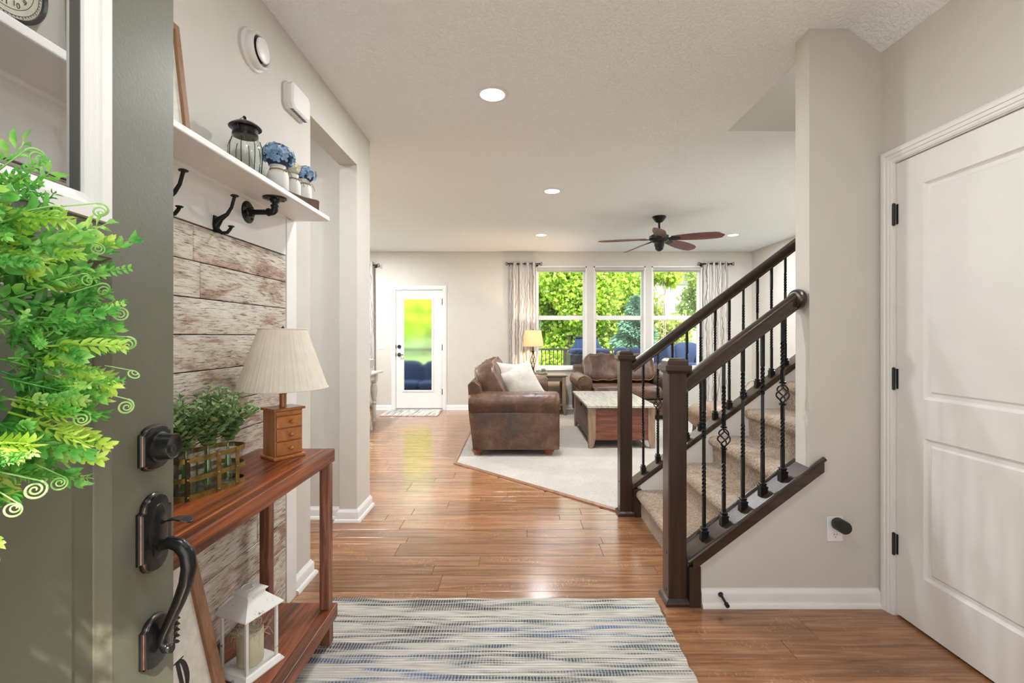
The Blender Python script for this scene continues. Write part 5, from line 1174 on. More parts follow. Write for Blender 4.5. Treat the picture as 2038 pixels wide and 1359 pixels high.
# ================================================================== LIVING ROOM
CF = 0.014    # carpet surface
class XF:     # local frame for furniture
    def __init__(s, x, y, rz, z=CF): s.M = Matrix.Translation(Vector((x, y, z))) @ Matrix.Rotation(rz, 4, 'Z')
    def __call__(s): mb = MB(); mb.M = s.M; return mb
def wob(seed, amp, f=9):
    def fn(p): return p*(1+amp*(math.sin(p.x*f*1.7+seed)+math.sin(p.y*f+seed*2.1)+math.sin(p.z*f*1.3+seed*0.7))/3)
    return fn
def make_sofa(x, y, rz, L_, D, label, nseat, cat='sofa', name='leather_sofa', grp=None, pill=True):
    """local: front faces +x, length along y, origin at floor centre"""
    X = XF(x, y, rz); t = thing(name, label, cat, (x, y, CF), grp)
    h = L_/2; aw = 0.24
    for (fx, fy) in ((-D/2+0.10, -h+0.12), (D/2-0.10, -h+0.12), (-D/2+0.10, h-0.12), (D/2-0.10, h-0.12)):
        X().lathe([(0.001, 0), (0.038, 0), (0.042, 0.006), (0.040, 0.014), (0.058, 0.034), (0.066, 0.052), (0.062, 0.062), (0.055, 0.072), (0.001, 0.072)], (fx, fy, 0), 24).build('bun_foot', M['foot_wood'], t, smooth=40)
    X().box(-D/2+0.04, D/2-0.035, -h+aw*0.5, h-aw*0.5, 0.068, 0.30).build('base', M['leather'], t, bevel=0.02)
    # back frame
    bk = X(); prf = [(-D/2+0.06, 0.07), (-D/2+0.02, 0.45), (-D/2-0.0, 0.74), (-D/2+0.025, 0.775), (-D/2+0.08, 0.775), (-D/2+0.13, 0.74), (-D/2+0.24, 0.35), (-D/2+0.24, 0.07)]
    bk.poly([(a, -h+0.05, b_) for a, b_ in prf], (0, L_-0.10, 0)); bk.build('back_frame', M['leather'], t, bevel=0.02, seg=3)
    for sg in (-1, 1):
        # rolled arm: section in y-z, extruded along x with softened ends
        def sec(k, kk):   # k shrinks the roll, kk narrows the panel
            c_y, c_z, R = sg*(h-0.115), 0.545, 0.122*k
            pts = [(sg*(h-0.035-0.02*(1-kk)), 0.068), (sg*(h-0.030-0.02*(1-kk)), 0.44)]
            for q in range(17):
                a = math.radians(-50+q*(250/16)); pts.append((c_y+sg*R*math.cos(a)*1.0, c_z+R*math.sin(a)))
            pts += [(sg*(h-0.215+0.02*(1-kk)), 0.42), (sg*(h-0.215+0.02*(1-kk)), 0.068)]
            return pts
        xs_ = [(-D/2+0.012, 0.90, 0.5), (-D/2+0.022, 0.96, 0.9), (-D/2+0.05, 1.0, 1), (-D/2+0.25, 1.0, 1), (0, 0.985, 1), (D/2-0.25, 1.0, 1), (D/2-0.05, 1.0, 1), (D/2-0.015, 0.97, 0.9), (D/2-0.002, 0.90, 0.5)]
        lean = lambda xx, z: xx + (0.055*(1-z/0.45) if (xx < -D/2+0.1 and z < 0.45) else 0)
        am = X().rings([[(lean(xx, pz), py, pz) for py, pz in sec(k, kk)] for xx, k, kk in xs_]); arm = am.build('arm', M['leather'], t, smooth=50)
        # front face panel with nailheads
        X().rings([[(D/2-0.004+dx, py, pz) for py, pz in sec(k, 0.2)] for dx, k in ((0, 0.78), (0.010, 0.76), (0.014, 0.70))]).build('arm_front', M['leather'], arm, smooth=50)
        nl = X()
        c_y, c_z = sg*(h-0.115), 0.545
        pts = [(c_y+sg*0.088*math.cos(math.radians(a)), c_z+0.088*math.sin(math.radians(a))) for a in range(-50, 235, 13)]
        pts += [(sg*(h-0.055), 0.42-0.024*k) for k in range(14)] + [(sg*(h-0.195), 0.42-0.024*k) for k in range(14)]
        for py, pz in pts: nl.sell((D/2+0.011, py, pz), 0.004, 0.007, 0.007, 1, 1, nu=6, nv=4)
        nl.build('nailhead_trim', M['nail'], arm, kind='stuff')
    w_ = (L_-2*0.215)/nseat
    for i in range(nseat):
        cy = -h+0.215+w_*(i+0.5)
        c = X(); c.sell((0.06, cy, 0.395), D/2-0.065, w_/2+0.004, 0.105, 0.42, 0.28, fn=wob(i+x, 0.012), nu=40, nv=16)
        sc_ = c.build('seat_cushion', M['leather_cushion'], t, smooth=180)
        Rm = Matrix.Rotation(math.radians(-22), 3, 'Y')
        def sag(p, i=i):
            p = wob(i*1.7+y, 0.03)(p); p.z += 0.012*math.cos(p.y/w_*PI*1.0) - 0.020*abs(math.sin(p.y*17+i)); p.x += 0.010*math.sin(p.y*31+p.z*9+i)*(1 if p.x > 0 else 0); return p
        c = X(); c.sell((-D/2+0.225, cy, 0.715), 0.135, w_/2+0.030, 0.235, 0.50, 0.34, M=Rm, fn=sag, nu=44, nv=20)
        bc_ = c.build('back_cushion', M['leather_cushion'], t, smooth=180)
        for xo in (-0.105, 0.105):    # welted seams round the cushion's two faces
            pp = []
            for q in range(48):
                a = q*2*PI/48; f = lambda v: math.copysign(abs(v)**0.52, v)
                p = sag(Vector((xo*1.0, (w_/2+0.030)*0.955*f(math.cos(a)), 0.235*0.945*f(math.sin(a))))); p = Rm @ p; pp.append((p.x-D/2+0.225, p.y+cy, p.z+0.715))
            X().tube(pp, 0.006, 6, closed=True).build('welt', M['piping'], bc_, smooth=60)
    return X
SOX, SOY = -0.047, 5.90
Xs = make_sofa(SOX, SOY, 0, 2.14, 0.95, 'large mottled brown leather sofa with rolled arms, side toward us', 3)
make_sofa(1.645, 7.40, -PI/2, 1.53, 0.98, 'smaller brown leather loveseat below the back windows', 2, name='leather_loveseat')
bx_, by_ = (1499-VX)*6.0/F, 6.0
t = thing('handled_basket', 'brown basket with arched handle mostly hidden behind the stair railing', 'basket', (bx_, by_, CF))
for k in range(9):
    z = CF+0.02+k*0.028; MB().tube([(bx_+(0.13+0.004*k)*math.cos(q*PI/14), by_+(0.10+0.003*k)*math.sin(q*PI/14), z+0.003*math.cos(q*PI)) for q in range(28)], 0.014, 6, closed=True).build('woven_ring', M['trunk_leg'], t, smooth=60)
MB().tube([(bx_-0.14+0.0*k, by_, CF+0.26) if k == 0 else (bx_-0.11*math.cos(k*PI/12)*1.2, by_, CF+0.26+0.425*math.sin(k*PI/12)**0.6) for k in range(0, 13)], 0.009, 8).build('handle', M['trunk_leg'], t, smooth=60)
MB().lathe([(0.001, CF), (0.125, CF), (0.128, CF+0.014), (0.001, CF+0.014)], (bx_, by_, 0), 28).build('basket_base', M['trunk_leg'], t)

def throw_pillow(c, w_, th, rot, label, seed):
    M3 = rot.to_matrix()
    mb = MB(); n = 18; vs = []; 
    for side in (1, -1):
        for j in range(n+1):
            for i in range(n+1):
                u, v = -1+2*i/n, -1+2*j/n
                e = max(0.0, (1-abs(u)**2.6)*(1-abs(v)**2.6)); px = u*(1-0.10*(1-v*v)*abs(u)**2); pz = v*(1-0.10*(1-u*u)*abs(v)**2)
                p = Vector((px*w_/2, side*th/2*e**0.55+0.006*math.sin(u*7+seed)*math.sin(v*6), pz*w_/2)); vs.append(Vector(c)+M3 @ p)
    k = (n+1)**2; fs = []
    for s in (0, 1):
        for j in range(n):
            for i in range(n): a = s*k+j*(n+1)+i; fs.append((a, a+1, a+n+2, a+n+1))
    mb.add(vs, fs)
    o = solo(mb, 'throw_pillow', M['pillow'], label, 'pillow', Vector(c)-Vector((0, 0, w_/2)), smooth=180)
    return o
from mathutils import Euler
throw_pillow((0.04, 5.33, 0.715), 0.44, 0.17, Euler((math.radians(-14), math.radians(-24), math.radians(18))), 'cream textured throw pillow, nearer one at the end of sofa', 1)
throw_pillow((-0.06, 5.62, 0.735), 0.44, 0.15, Euler((math.radians(-16), math.radians(4), math.radians(28))), 'cream throw pillow tucked behind the nearer one on the sofa', 4)

# trunk coffee table
x0, x1, y0, y1 = 0.795, 1.530, 5.20, 6.56
t = thing('trunk_coffee_table', 'distressed wooden trunk coffee table with grey washed plank top', 'coffee table', ((x0+x1)/2, (y0+y1)/2, CF))
nb = 6
for i in range(nb):
    a = x0-0.02+(x1-x0+0.04)*i/nb; b_ = x0-0.02+(x1-x0+0.04)*(i+1)/nb
    MB().plank(a+0.0006, b_-0.0006, y0-0.02, y1+0.02, 0.468, 0.492, 0.002).build('top_board', M['trunk_top'], t)
for (px, fx) in ((x0, 1), (x1, -1)):
    for (py, fy) in ((y0, 1), (y1, -1)):
        w_ = 0.075
        lg = MB(); th = 0.03
        prof = [(0, 0.468), (w_, 0.468), (w_, 0.13), (w_*0.85, 0.08), (w_*0.55, CF), (0, CF)]
        lg.poly([(px+fx*a, py, b_) for a, b_ in prof], (0, fy*th, 0)); lg.poly([(px, py+fy*(th+a*0.8), b_) for a, b_ in prof[0:]], (fx*th, 0, 0))
        lg.build('leg', M['trunk_leg'], t)
for i in range(4):
    z0, z1 = 0.105+i*0.0905, 0.105+(i+1)*0.0905-0.0015
    for yy in (y0+0.008, y1-0.028): MB().plank(x0+0.074, x1-0.074, yy, yy+0.020, z0, z1, 0.0015).build('panel_board', M['trunk_red'], t)
    for xx in (x0+0.008, x1-0.028): MB().plank(xx, xx+0.020, y0+0.09, y1-0.09, z0, z1, 0.0015).build('side_board', M['trunk_dark'], t)
MB().box(x0-0.006, x0+0.006, (y0+y1)/2-0.05, (y0+y1)/2+0.05, 0.40, 0.43).build('latch', M['iron'], t)

# end table with lamp and terrarium
x0, x1, y0, y1 = 0.18, 0.785, 7.36, 7.90; ez = 0.646
t = thing('end_table', 'grey brown wooden end table between the sofa and window', 'side table', ((x0+x1)/2, (y0+y1)/2, CF))
MB().box(x0, x1, y0, y1, ez-0.022, ez).build('tabletop', M['end_wood'], t, bevel=0.004)
for yy in (y0+0.03, y1-0.05): MB().box(x0+0.04, x1-0.04, yy, yy+0.02, ez-0.10, ez-0.022).build('apron', M['end_wood'], t)
for xx in (x0+0.025, x1-0.045): MB().box(xx, xx+0.02, y0+0.04, y1-0.04, ez-0.10, ez-0.022).build('apron', M['end_wood'], t)
MB().box(x0+0.03, x1-0.03, y0+0.03, y1-0.03, 0.16, 0.185).build('lower_shelf', M['end_wood'], t)
MB().box(x1-0.05, x1-0.035, y0+0.04, y1-0.04, 0.185, 0.29).build('shelf_side', M['end_wood'], t)
for xx, f in ((x0+0.02, 1), (x1-0.02, -1)):
    for yy, g in ((y0+0.02, 1), (y1-0.02, -1)):
        mb = MB(); mb.rings([[(xx, yy, z), (xx+f*w_, yy, z), (xx+f*w_, yy+g*w_, z), (xx, yy+g*w_, z)] for z, w_ in ((CF, 0.030), (0.10, 0.05), (0.16, 0.055), (ez-0.022, 0.055))]); mb.build('leg', M['trunk_leg'], t)
lx, ly = (1061-VX)*7.62/F, 7.62
t = thing('table_lamp', 'lit lamp with black twisted iron stem on end table', 'lamp', (lx, ly, ez))
MB().lathe([(0.001, 0), (0.085, 0), (0.088, 0.008), (0.060, 0.018), (0.030, 0.030), (0.016, 0.055), (0.012, 0.10), (0.001, 0.10)], (lx, ly, ez), 28).build('lamp_base', M['iron'], t, smooth=50)
cg = MB()
for q in range(4):
    pts = []
    for k in range(13):
        s_ = k/12; a = q*PI/2+s_*PI*0.9; r = 0.008+0.036*math.sin(PI*min(1, s_**0.8))**0.9*(0.5+0.6*s_) ; r = 0.008 if k in (0, 12) else r; pts.append((lx+r*math.cos(a), ly+r*math.sin(a), ez+0.08+0.26*s_))
    cg.tube(pts, 0.0055, 6)
cg.build('cage_stem', M['iron'], t, smooth=60)
MB().lathe([(0.001, 0.335), (0.012, 0.335), (0.016, 0.35), (0.032, 0.372), (0.034, 0.378), (0.014, 0.382), (0.012, 0.45), (0.001, 0.45)], (lx, ly, ez), 20).build('candle_cup', M['iron'], t, smooth=50)
def drum(cx, cy, rb, rt_, z0, z1, par):
    rs = [[(cx+r*math.cos(q*PI/24), cy+r*math.sin(q*PI/24), z) for q in range(48)] for r, z in ((rb, z0), (rt_, z1), (rt_-0.002, z1), (rb-0.002, z0))]
    s = MB().rings(rs, closed=True).build('lamp_shade', M['shade_lit'], par, smooth=40)
    for r, z in ((rb, z0), (rt_, z1)): MB().tube([(cx+r*math.cos(q*PI/24), cy+r*math.sin(q*PI/24), z) for q in range(48)], 0.004, 6, closed=True).build('shade_trim', M['pillow'], s)
drum(lx, ly, 0.174, 0.132, ez+0.452, ez+0.712, t)
MB().tube([(lx, ly, ez+0.45), (lx, ly, ez+0.715)], 0.003, 6).tube([(lx-0.132, ly, ez+0.705), (lx+0.132, ly, ez+0.705)], 0.002, 6).lathe([(0.001, 0.712), (0.010, 0.716), (0.006, 0.73), (0.001, 0.735)], (lx, ly, ez), 12).build('finial', M['iron'], t)
bm_, nt, b = newmat('glowing_bulb'); b.inputs['Emission Color'].default_value = (1, 0.72, 0.40, 1); b.inputs['Emission Strength'].default_value = 30
MB().sell((lx, ly, ez+0.56), 0.028, 0.028, 0.038, 1, 1, nu=14, nv=10).build('bulb', bm_, t, smooth=180)
pd = bpy.data.lights.new('table_lamp_bulb', 'POINT'); pd.energy = 34; pd.color = (1, 0.70, 0.42); pd.shadow_soft_size = 0.03; po = bpy.data.objects.new('table_lamp_bulb', pd); COL.objects.link(po); po.location = (lx+0.045, ly, ez+0.58)
gx, gy = (1080.5-VX)*7.52/F, 7.52
t = thing('glass_terrarium', 'small glass globe terrarium with green plant on end table', 'terrarium', (gx, gy, ez))
MB().lathe([(0.001, 0), (0.078, 0), (0.080, 0.006), (0.072, 0.016), (0.001, 0.016)], (gx, gy, ez), 28).build('wooden_base', M['brass_dark'], t, smooth=40)
MB().lathe([(0.045, 0.016), (0.068, 0.045), (0.074, 0.075), (0.064, 0.110), (0.045, 0.128), (0.043, 0.126), (0.062, 0.108), (0.071, 0.075), (0.065, 0.047), (0.043, 0.018)], (gx, gy, ez), 28).build('globe', M['bottle'], t, smooth=60)
pm = MB(); r5 = random.Random(5)
for k in range(70):
    a, b_ = r5.uniform(0, 6.28), r5.uniform(0.1, 1.4); d = Vector((math.cos(a)*math.cos(b_), math.sin(a)*math.cos(b_), math.sin(b_))); blade(pm, Vector((gx, gy, ez+0.04))+d*r5.uniform(0.005, 0.045), d, 0.030, 0.010, Vector((0.3, 0.2, 1)))
pm.build('plant', M['tree_spruce'], t)

# tan ottoman with tapered legs behind the railing
ox_, oy_ = 2.40, 5.55
t = thing('round_ottoman', 'tan suede ottoman with tapered wooden legs, right of the coffee table', 'ottoman', (ox_, oy_, CF))
MB().sell((ox_, oy_, 0.315), 0.36, 0.30, 0.165, 0.75, 0.7, nu=36, nv=18, fn=wob(2, 0.02)).build('cushion', M['leather_tan'], t, smooth=180)
for sx_ in (-1, 1):
    for sy_ in (-1, 1): MB().tube([(ox_+sx_*0.25, oy_+sy_*0.19, CF), (ox_+sx_*0.22, oy_+sy_*0.17, 0.22)], [0.014, 0.030], 10).build('leg', M['end_wood'], t)

# white dining table and chair at the left
def turned(mb, x, y, h, s=1.0):
    mb.lathe([(r*s, z*h) for r, z in ((0.001, 0), (0.020, 0), (0.024, 0.03), (0.018, 0.06), (0.030, 0.10), (0.036, 0.16), (0.026, 0.30), (0.022, 0.36), (0.034, 0.38), (0.034, 0.40), (0.020, 0.42), (0.036, 0.50), (0.050, 0.62), (0.052, 0.70), (0.038, 0.78), (0.030, 0.80), (0.044, 0.82), (0.044, 0.84))], (x, y, 0), 20)
    mb.box(x-0.044*s, x+0.044*s, y-0.044*s, y+0.044*s, h*0.84, h); return mb
DWm = M['dine'] = plain('chalky_white_green_paint', (0.62, 0.64, 0.58), 0.5, var=0.05)
tx0, tx1, ty0, ty1 = -3.55, -2.03, 5.75, 7.05
t = thing('dining_table', 'white painted dining table with turned legs beyond the column', 'table', ((tx0+tx1)/2, (ty0+ty1)/2, 0))
MB().box(tx0, tx1, ty0, ty1, 0.715, 0.742).build('tabletop', M['dine'], t, bevel=0.005)
MB().box(tx0+0.07, tx1-0.07, ty0+0.07, ty0+0.09, 0.62, 0.715).box(tx0+0.07, tx1-0.07, ty1-0.09, ty1-0.07, 0.62, 0.715).box(tx0+0.07, tx0+0.09, ty0+0.07, ty1-0.07, 0.62, 0.715).box(tx1-0.09, tx1-0.07, ty0+0.07, ty1-0.07, 0.62, 0.715).build('apron', M['dine'], t)
for x in (tx0+0.10, tx1-0.09):
    for y in (ty0+0.10, ty1-0.15): turned(MB(), x, y, 0.715).build('leg', M['dine'], t, smooth=40)
hx, hy = -2.20, 6.10
t = thing('dining_chair', 'white wooden dining chair pushed toward the table, back toward us', 'chair', (hx, hy, 0))
MB().box(hx-0.21, hx+0.20, hy-0.20, hy+0.20, 0.435, 0.465).build('seat', M['dine'], t, bevel=0.01)
for sy_ in (-1, 1):
    MB().tube([(hx+0.235, hy+sy_*0.185, 0.0), (hx+0.195, hy+sy_*0.18, 0.25), (hx+0.18, hy+sy_*0.18, 0.45)], [0.016, 0.02, 0.022], 10).build('leg', M['dine'], t, smooth=60)
    MB().tube([(hx+0.18, hy+sy_*0.18, 0.45), (hx+0.20, hy+sy_*0.185, 0.70), (hx+0.245, hy+sy_*0.19, 0.90)], [0.022, 0.019, 0.016], 10).build('back_post', M['dine'], t, smooth=60)
    MB().tube([(hx-0.19, hy+sy_*0.18, 0.0), (hx-0.18, hy+sy_*0.17, 0.43)], [0.015, 0.022], 10).build('leg', M['dine'], t, smooth=60)
MB().rings([[(hx+0.225+dx, hy-0.215+0.43*k/8, 0.85+0.012*math.sin(PI*k/8)), (hx+0.250+dx, hy-0.215+0.43*k/8, 0.855), (hx+0.275+dx, hy-0.215+0.43*k/8, 0.945+0.015*math.sin(PI*k/8)), (hx+0.255+dx, hy-0.215+0.43*k/8, 0.95+0.015*math.sin(PI*k/8))] for k in range(9) for dx in (0.03*math.sin(PI*k/8),)]).build('top_rail', M['dine'], t, smooth=40)
for k in range(5): MB().tube([(hx+0.185, hy-0.12+0.06*k, 0.46), (hx+0.245, hy-0.12+0.06*k, 0.87)], 0.008, 8).build('spindle', M['dine'], t, smooth=60)
MB().tube([(hx+0.20, hy-0.18, 0.22), (hx+0.20, hy+0.18, 0.22)], 0.010, 8).build('stretcher', M['dine'], t)

# door mat, light switch
solo(MB().add([(-2.175, 7.36, 0.001), (-1.262, 7.36, 0.001), (-1.275, 7.985, 0.001), (-2.19, 7.985, 0.001), (-2.175, 7.36, 0.012), (-1.262, 7.36, 0.012), (-1.275, 7.985, 0.012), (-2.19, 7.985, 0.012)], [(0, 3, 2, 1), (4, 5, 6, 7), (0, 1, 5, 4), (1, 2, 6, 5), (2, 3, 7, 6), (3, 0, 4, 7)]), 'door_mat', M['mat_stripe'], 'grey and cream striped mat in front of the back door', 'mat', (-1.72, 7.67, 0.0))
wx, wz = (759.5-VX)/116.1, 1.098
t = thing('light_switch', 'white double switch plate left of the back door', 'light switch', (wx, YB, wz))
MB().box(wx-0.058, wx+0.058, YB-0.006, YB, wz-0.058, wz+0.058).build('cover_plate', M['plastic'], t, bevel=0.003)
for d in (-0.023, 0.023): MB().box(wx+d-0.005, wx+d+0.005, YB-0.014, YB-0.005, wz-0.004, wz+0.012).build('toggle', M['plastic'], t, bevel=0.001)

# curtains and rods
def curtain(x0, x1, z0, z1, folds, label, ph=0.0):
    yc_ = YB-0.085; n = folds*14; nz = 24; mb = MB(); vs = []; uv = []
    base_ = (x0, yc_, z0)
    for j in range(nz+1):
        tz = j/nz; z = z0+(z1-z0)*tz
        for i in range(n+1):
            s = i/n; A = 0.036*(0.8+0.35*math.sin(s*9+ph)); x = x0+(x1-x0)*s+0.010*math.sin(s*23+tz*3)*(1-tz)+(s-0.5)*0.05*(1-tz)
            yv = yc_+A*math.sin(s*folds*2*PI+ph+0.25*math.sin(tz*4))
            vs.append((x, yv, z)); uv.append((s*folds*0.17, (z-z0)))
    fs = [(j*(n+1)+i, j*(n+1)+i+1, (j+1)*(n+1)+i+1, (j+1)*(n+1)+i) for j in range(nz) for i in range(n)]
    mb.add(vs, fs); o = solo(mb, 'curtain', M['curtain'], label, 'curtain', base_, smooth=180)
    ul = o.data.uv_layers.new(name='UVMap')
    for lp in o.data.loops: ul.data[lp.index].uv = uv[lp.vertex_index]
    sd = o.modifiers.new('thickness', 'SOLIDIFY'); sd.thickness = 0.003
    return o
def rod(x0, x1, z, label, rings_):
    yc_ = YB-0.085; t = thing('curtain_rod', label, 'curtain rod', ((x0+x1)/2, yc_, z))
    MB().tube([(x0+0.06, yc_, z), (x1-0.06, yc_, z)], 0.011, 12).build('rod_bar', M['bronze'], t, smooth=60)
    for xe, s in ((x0+0.06, -1), (x1-0.06, 1)):
        f = MB().lathe([(0.001, 0), (0.018, 0), (0.020, 0.006), (0.012, 0.012), (0.001, 0.012)], (xe, yc_, z), 12, 'X' if s > 0 else 'x')
        for q in range(6):
            a = q*PI/3; f.tube([(xe+s*(0.010+0.006*k), yc_+r*math.cos(a), z+r*math.sin(a)) for k, r in enumerate((0.008, 0.014, 0.020, 0.027, 0.031, 0.030, 0.024, 0.012))], 0.003, 5)
        f.build('cage_finial', M['bronze'], t)
    for xb in (x0+0.09, x1-0.09): MB().tube([(xb, YB, z-0.015), (xb, yc_, z-0.015)], 0.006, 8).lathe([(0.001, 0), (0.022, 0), (0.022, -0.006), (0.001, -0.006)], (xb, YB, z-0.015), 14, 'Y').build('rod_bracket', M['bronze'], t)
    for xr in rings_: MB().tube([(xr+0.0*q, yc_+0.021*math.cos(q*PI/8), z+0.021*math.sin(q*PI/8)) for q in range(16)], 0.003, 5, closed=True).build('grommet', M['bronze'], t)
    return t
sW = 116.1*(8.01/7.925)
rx = lambda px: (px-VX)/sW
curtain(rx(1015), rx(1066), 0.02, 2.525, 4, 'white curtain with branch pattern left of the triple window')
curtain(rx(1402), rx(1449), 0.02, 2.525, 4, 'white curtain with branch pattern right of the triple window', 1.3)
curtain(rx(700), rx(743), 0.02, 2.525, 4, 'white branch patterned curtain at dining window beyond the column', 0.6)
rod(rx(1005), rx(1080), 2.490, 'short dark curtain rod left of the triple window', [rx(v) for v in (1024, 1031, 1045, 1051, 1061)])
rod(rx(1388), rx(1462), 2.490, 'short dark curtain rod right of the triple window', [rx(v) for v in (1408, 1417, 1426, 1435, 1444)])
rod(rx(675), rx(756), 2.465, 'dark curtain rod over the dining window, finial beside column', [rx(v) for v in (700, 710, 722, 732, 741)])

# ceiling fan
fx, fy = (1312-VX)*5.67/F, 5.67; fz = 2.447
t = thing('ceiling_fan', 'black ceiling fan with five reddish wooden blades over the sofas', 'ceiling fan', (fx, fy, CZ))
MB().lathe([(0.001, CZ-0.001), (0.080, CZ-0.001), (0.082, CZ-0.010), (0.070, CZ-0.030), (0.045, CZ-0.062), (0.030, CZ-0.072), (0.001, CZ-0.074)], (fx, fy, 0), 32).build('canopy', M['iron'], t, smooth=40)
MB().tube([(fx, fy, CZ-0.06), (fx, fy, fz+0.06)], 0.013, 12).build('downrod', M['iron'], t, smooth=60)
MB().lathe([(0.001, fz+0.085), (0.030, fz+0.080), (0.040, fz+0.060), (0.085, fz+0.048), (0.115, fz+0.030), (0.120, fz+0.005), (0.112, fz-0.020), (0.085, fz-0.040), (0.060, fz-0.048), (0.058, fz-0.085), (0.050, fz-0.100), (0.046, fz-0.130), (0.030, fz-0.142), (0.020, fz-0.150), (0.001, fz-0.154)], (fx, fy, 0), 36).build('motor_housing', M['iron'], t, smooth=40)
for k in range(5):
    a = math.radians(181+72*k); Mf = Matrix.Translation((fx, fy, fz)) @ Matrix.Rotation(a, 4, 'Z') @ Matrix.Rotation(math.radians(3), 4, 'Y')
    Mp = Mf @ Matrix.Rotation(math.radians(-18), 4, 'X')
    mb = MB(); mb.M = Mp; up = []; dn_ = []
    for q in range(15):
        s_ = q/14; x = 0.155+0.59*s_; w_ = (0.050+0.032*math.sin(PI*min(1, s_*1.15)*0.75)) * (1 if s_ < 0.86 else math.sqrt(max(0.02, 1-((s_-0.86)/0.14)**2)))
        up.append((x, w_)); dn_.append((x, -w_*0.92))
    o = up+dn_[::-1]; mb.poly([(x, y, -0.004) for x, y in o], (0, 0, 0.008)); bl = mb.build('blade', M['fan_blade'], t, bevel=0.002)
    mb = MB(); mb.M = Mp; mb.poly([(0.095, -0.018, -0.010), (0.17, -0.040, -0.010), (0.235, -0.030, -0.010), (0.255, 0, -0.010), (0.235, 0.030, -0.010), (0.17, 0.040, -0.010), (0.095, 0.018, -0.010)], (0, 0, 0.006)); mb.build('blade_iron', M['iron'], bl)

# recessed lights
nm = ['in the ceiling nearest us', 'between entry and fan', 'beyond, left of the fan', 'right of the fan']
for (x, y), n_ in zip(CAN, nm):
    t = thing('recessed_light', 'round white recessed ceiling light %s' % n_, 'ceiling light', (x, y, CZ))
    MB().lathe([(0.072, CZ-0.001), (0.096, CZ-0.001), (0.095, CZ-0.004), (0.080, CZ-0.006), (0.074, CZ-0.004), (0.072, CZ-0.0015)], (x, y, 0), 40).build('trim_ring', M['white'], t, smooth=60)
    MB().lathe([(0.001, CZ-0.001), (0.0735, CZ-0.001), (0.0735, CZ-0.0035), (0.001, CZ-0.0035)], (x, y, 0), 36).build('lens', M['lens'], t)

# ================================================================== OUTDOORS
GZ = -0.9
def gz(y): return GZ if y < 15 else GZ+(y-15)*0.13
gm = MB(); ys = [8.4, 12, 15, 18, 22, 28, 36, 50, 80]
gm.add([(x, y, gz(y)) for y in ys for x in (-60, 60)], [(2*i, 2*i+1, 2*i+3, 2*i+2) for i in range(len(ys)-1)])
solo(gm, 'lawn', M['grass'], 'bright green sloping lawn beyond the deck', 'lawn', (0, 15, 0)); bpy.data.objects['lawn']['kind'] = 'stuff'
dk_ = tag(bpy.data.objects.new('floor_deck', None), kind='structure'); COL.objects.link(dk_); dk_.location = (0.5, 10, -0.05); WM[dk_.name] = Matrix.Translation((0.5, 10, -0.05))
MB().box(-4.4, 6.2, 8.19, 11.75, -0.16, -0.082).build('deck_frame', M['rail_dark'], dk_)
y = 8.19
while y < 11.6: MB().box(-4.4, 6.2, y, y+0.136, -0.08, -0.05).build('deck_board', M['deck'], dk_); y += 0.142
dr = thing('deck_railing', 'dark metal deck railing outside the back windows', 'railing', (1, 11.6, -0.05))
MB().box(-4.4, 6.2, 11.56, 11.68, 0.905, 0.955).build('top_rail', M['rail_dark'], dr); MB().box(-4.4, 6.2, 11.60, 11.64, 0.05, 0.09).build('bottom_rail', M['rail_dark'], dr)
for x in (-4.3, -3.0, -0.62, 1.19, 3.02, 4.85, 6.1): MB().box(x-0.05, x+0.05, 11.57, 11.67, -0.05, 0.93).build('railing_post', M['rail_dark'], dr)
x = -4.2
while x < 6.1:
    MB().box(x-0.010, x+0.010, 11.61, 11.63, 0.08, 0.91).build('railing_baluster', M['rail_dark'], dr); x += 0.098
# blue cushioned patio seats
ax_, ay_ = (1172-VX)*9.9/F, 9.9
t = thing('patio_chair', 'high backed blue cushioned wicker patio chair outside left window', 'patio chair', (ax_, ay_, -0.05))
MB().box(ax_-0.44, ax_+0.44, ay_-0.40, ay_+0.40, -0.03, 0.90).build('wicker_base', M['wicker'], t, bevel=0.03)
MB().rings([[(ax_-w_, ay_+0.24+d, z), (ax_+w_, ay_+0.24+d, z), (ax_+w_, ay_+0.36+d, z), (ax_-w_, ay_+0.36+d, z)] for z, w_, d in ((0.85, 0.42, 0), (0.93, 0.40, 0.01), (1.06, 0.29, 0.03), (1.16, 0.25, 0.05), (1.22, 0.235, 0.06))]).build('back_cushion', M['cloth_blue'], t, bevel=0.02)
MB().box(ax_-0.245, ax_+0.245, ay_+0.28, ay_+0.44, 1.215, 1.27).build('back_top', M['wicker'], t, bevel=0.01)
MB().sell((ax_, ay_-0.02, 0.93), 0.40, 0.36, 0.07, 0.4, 0.3).build('seat_cushion', M['cloth_blue'], t, smooth=180)
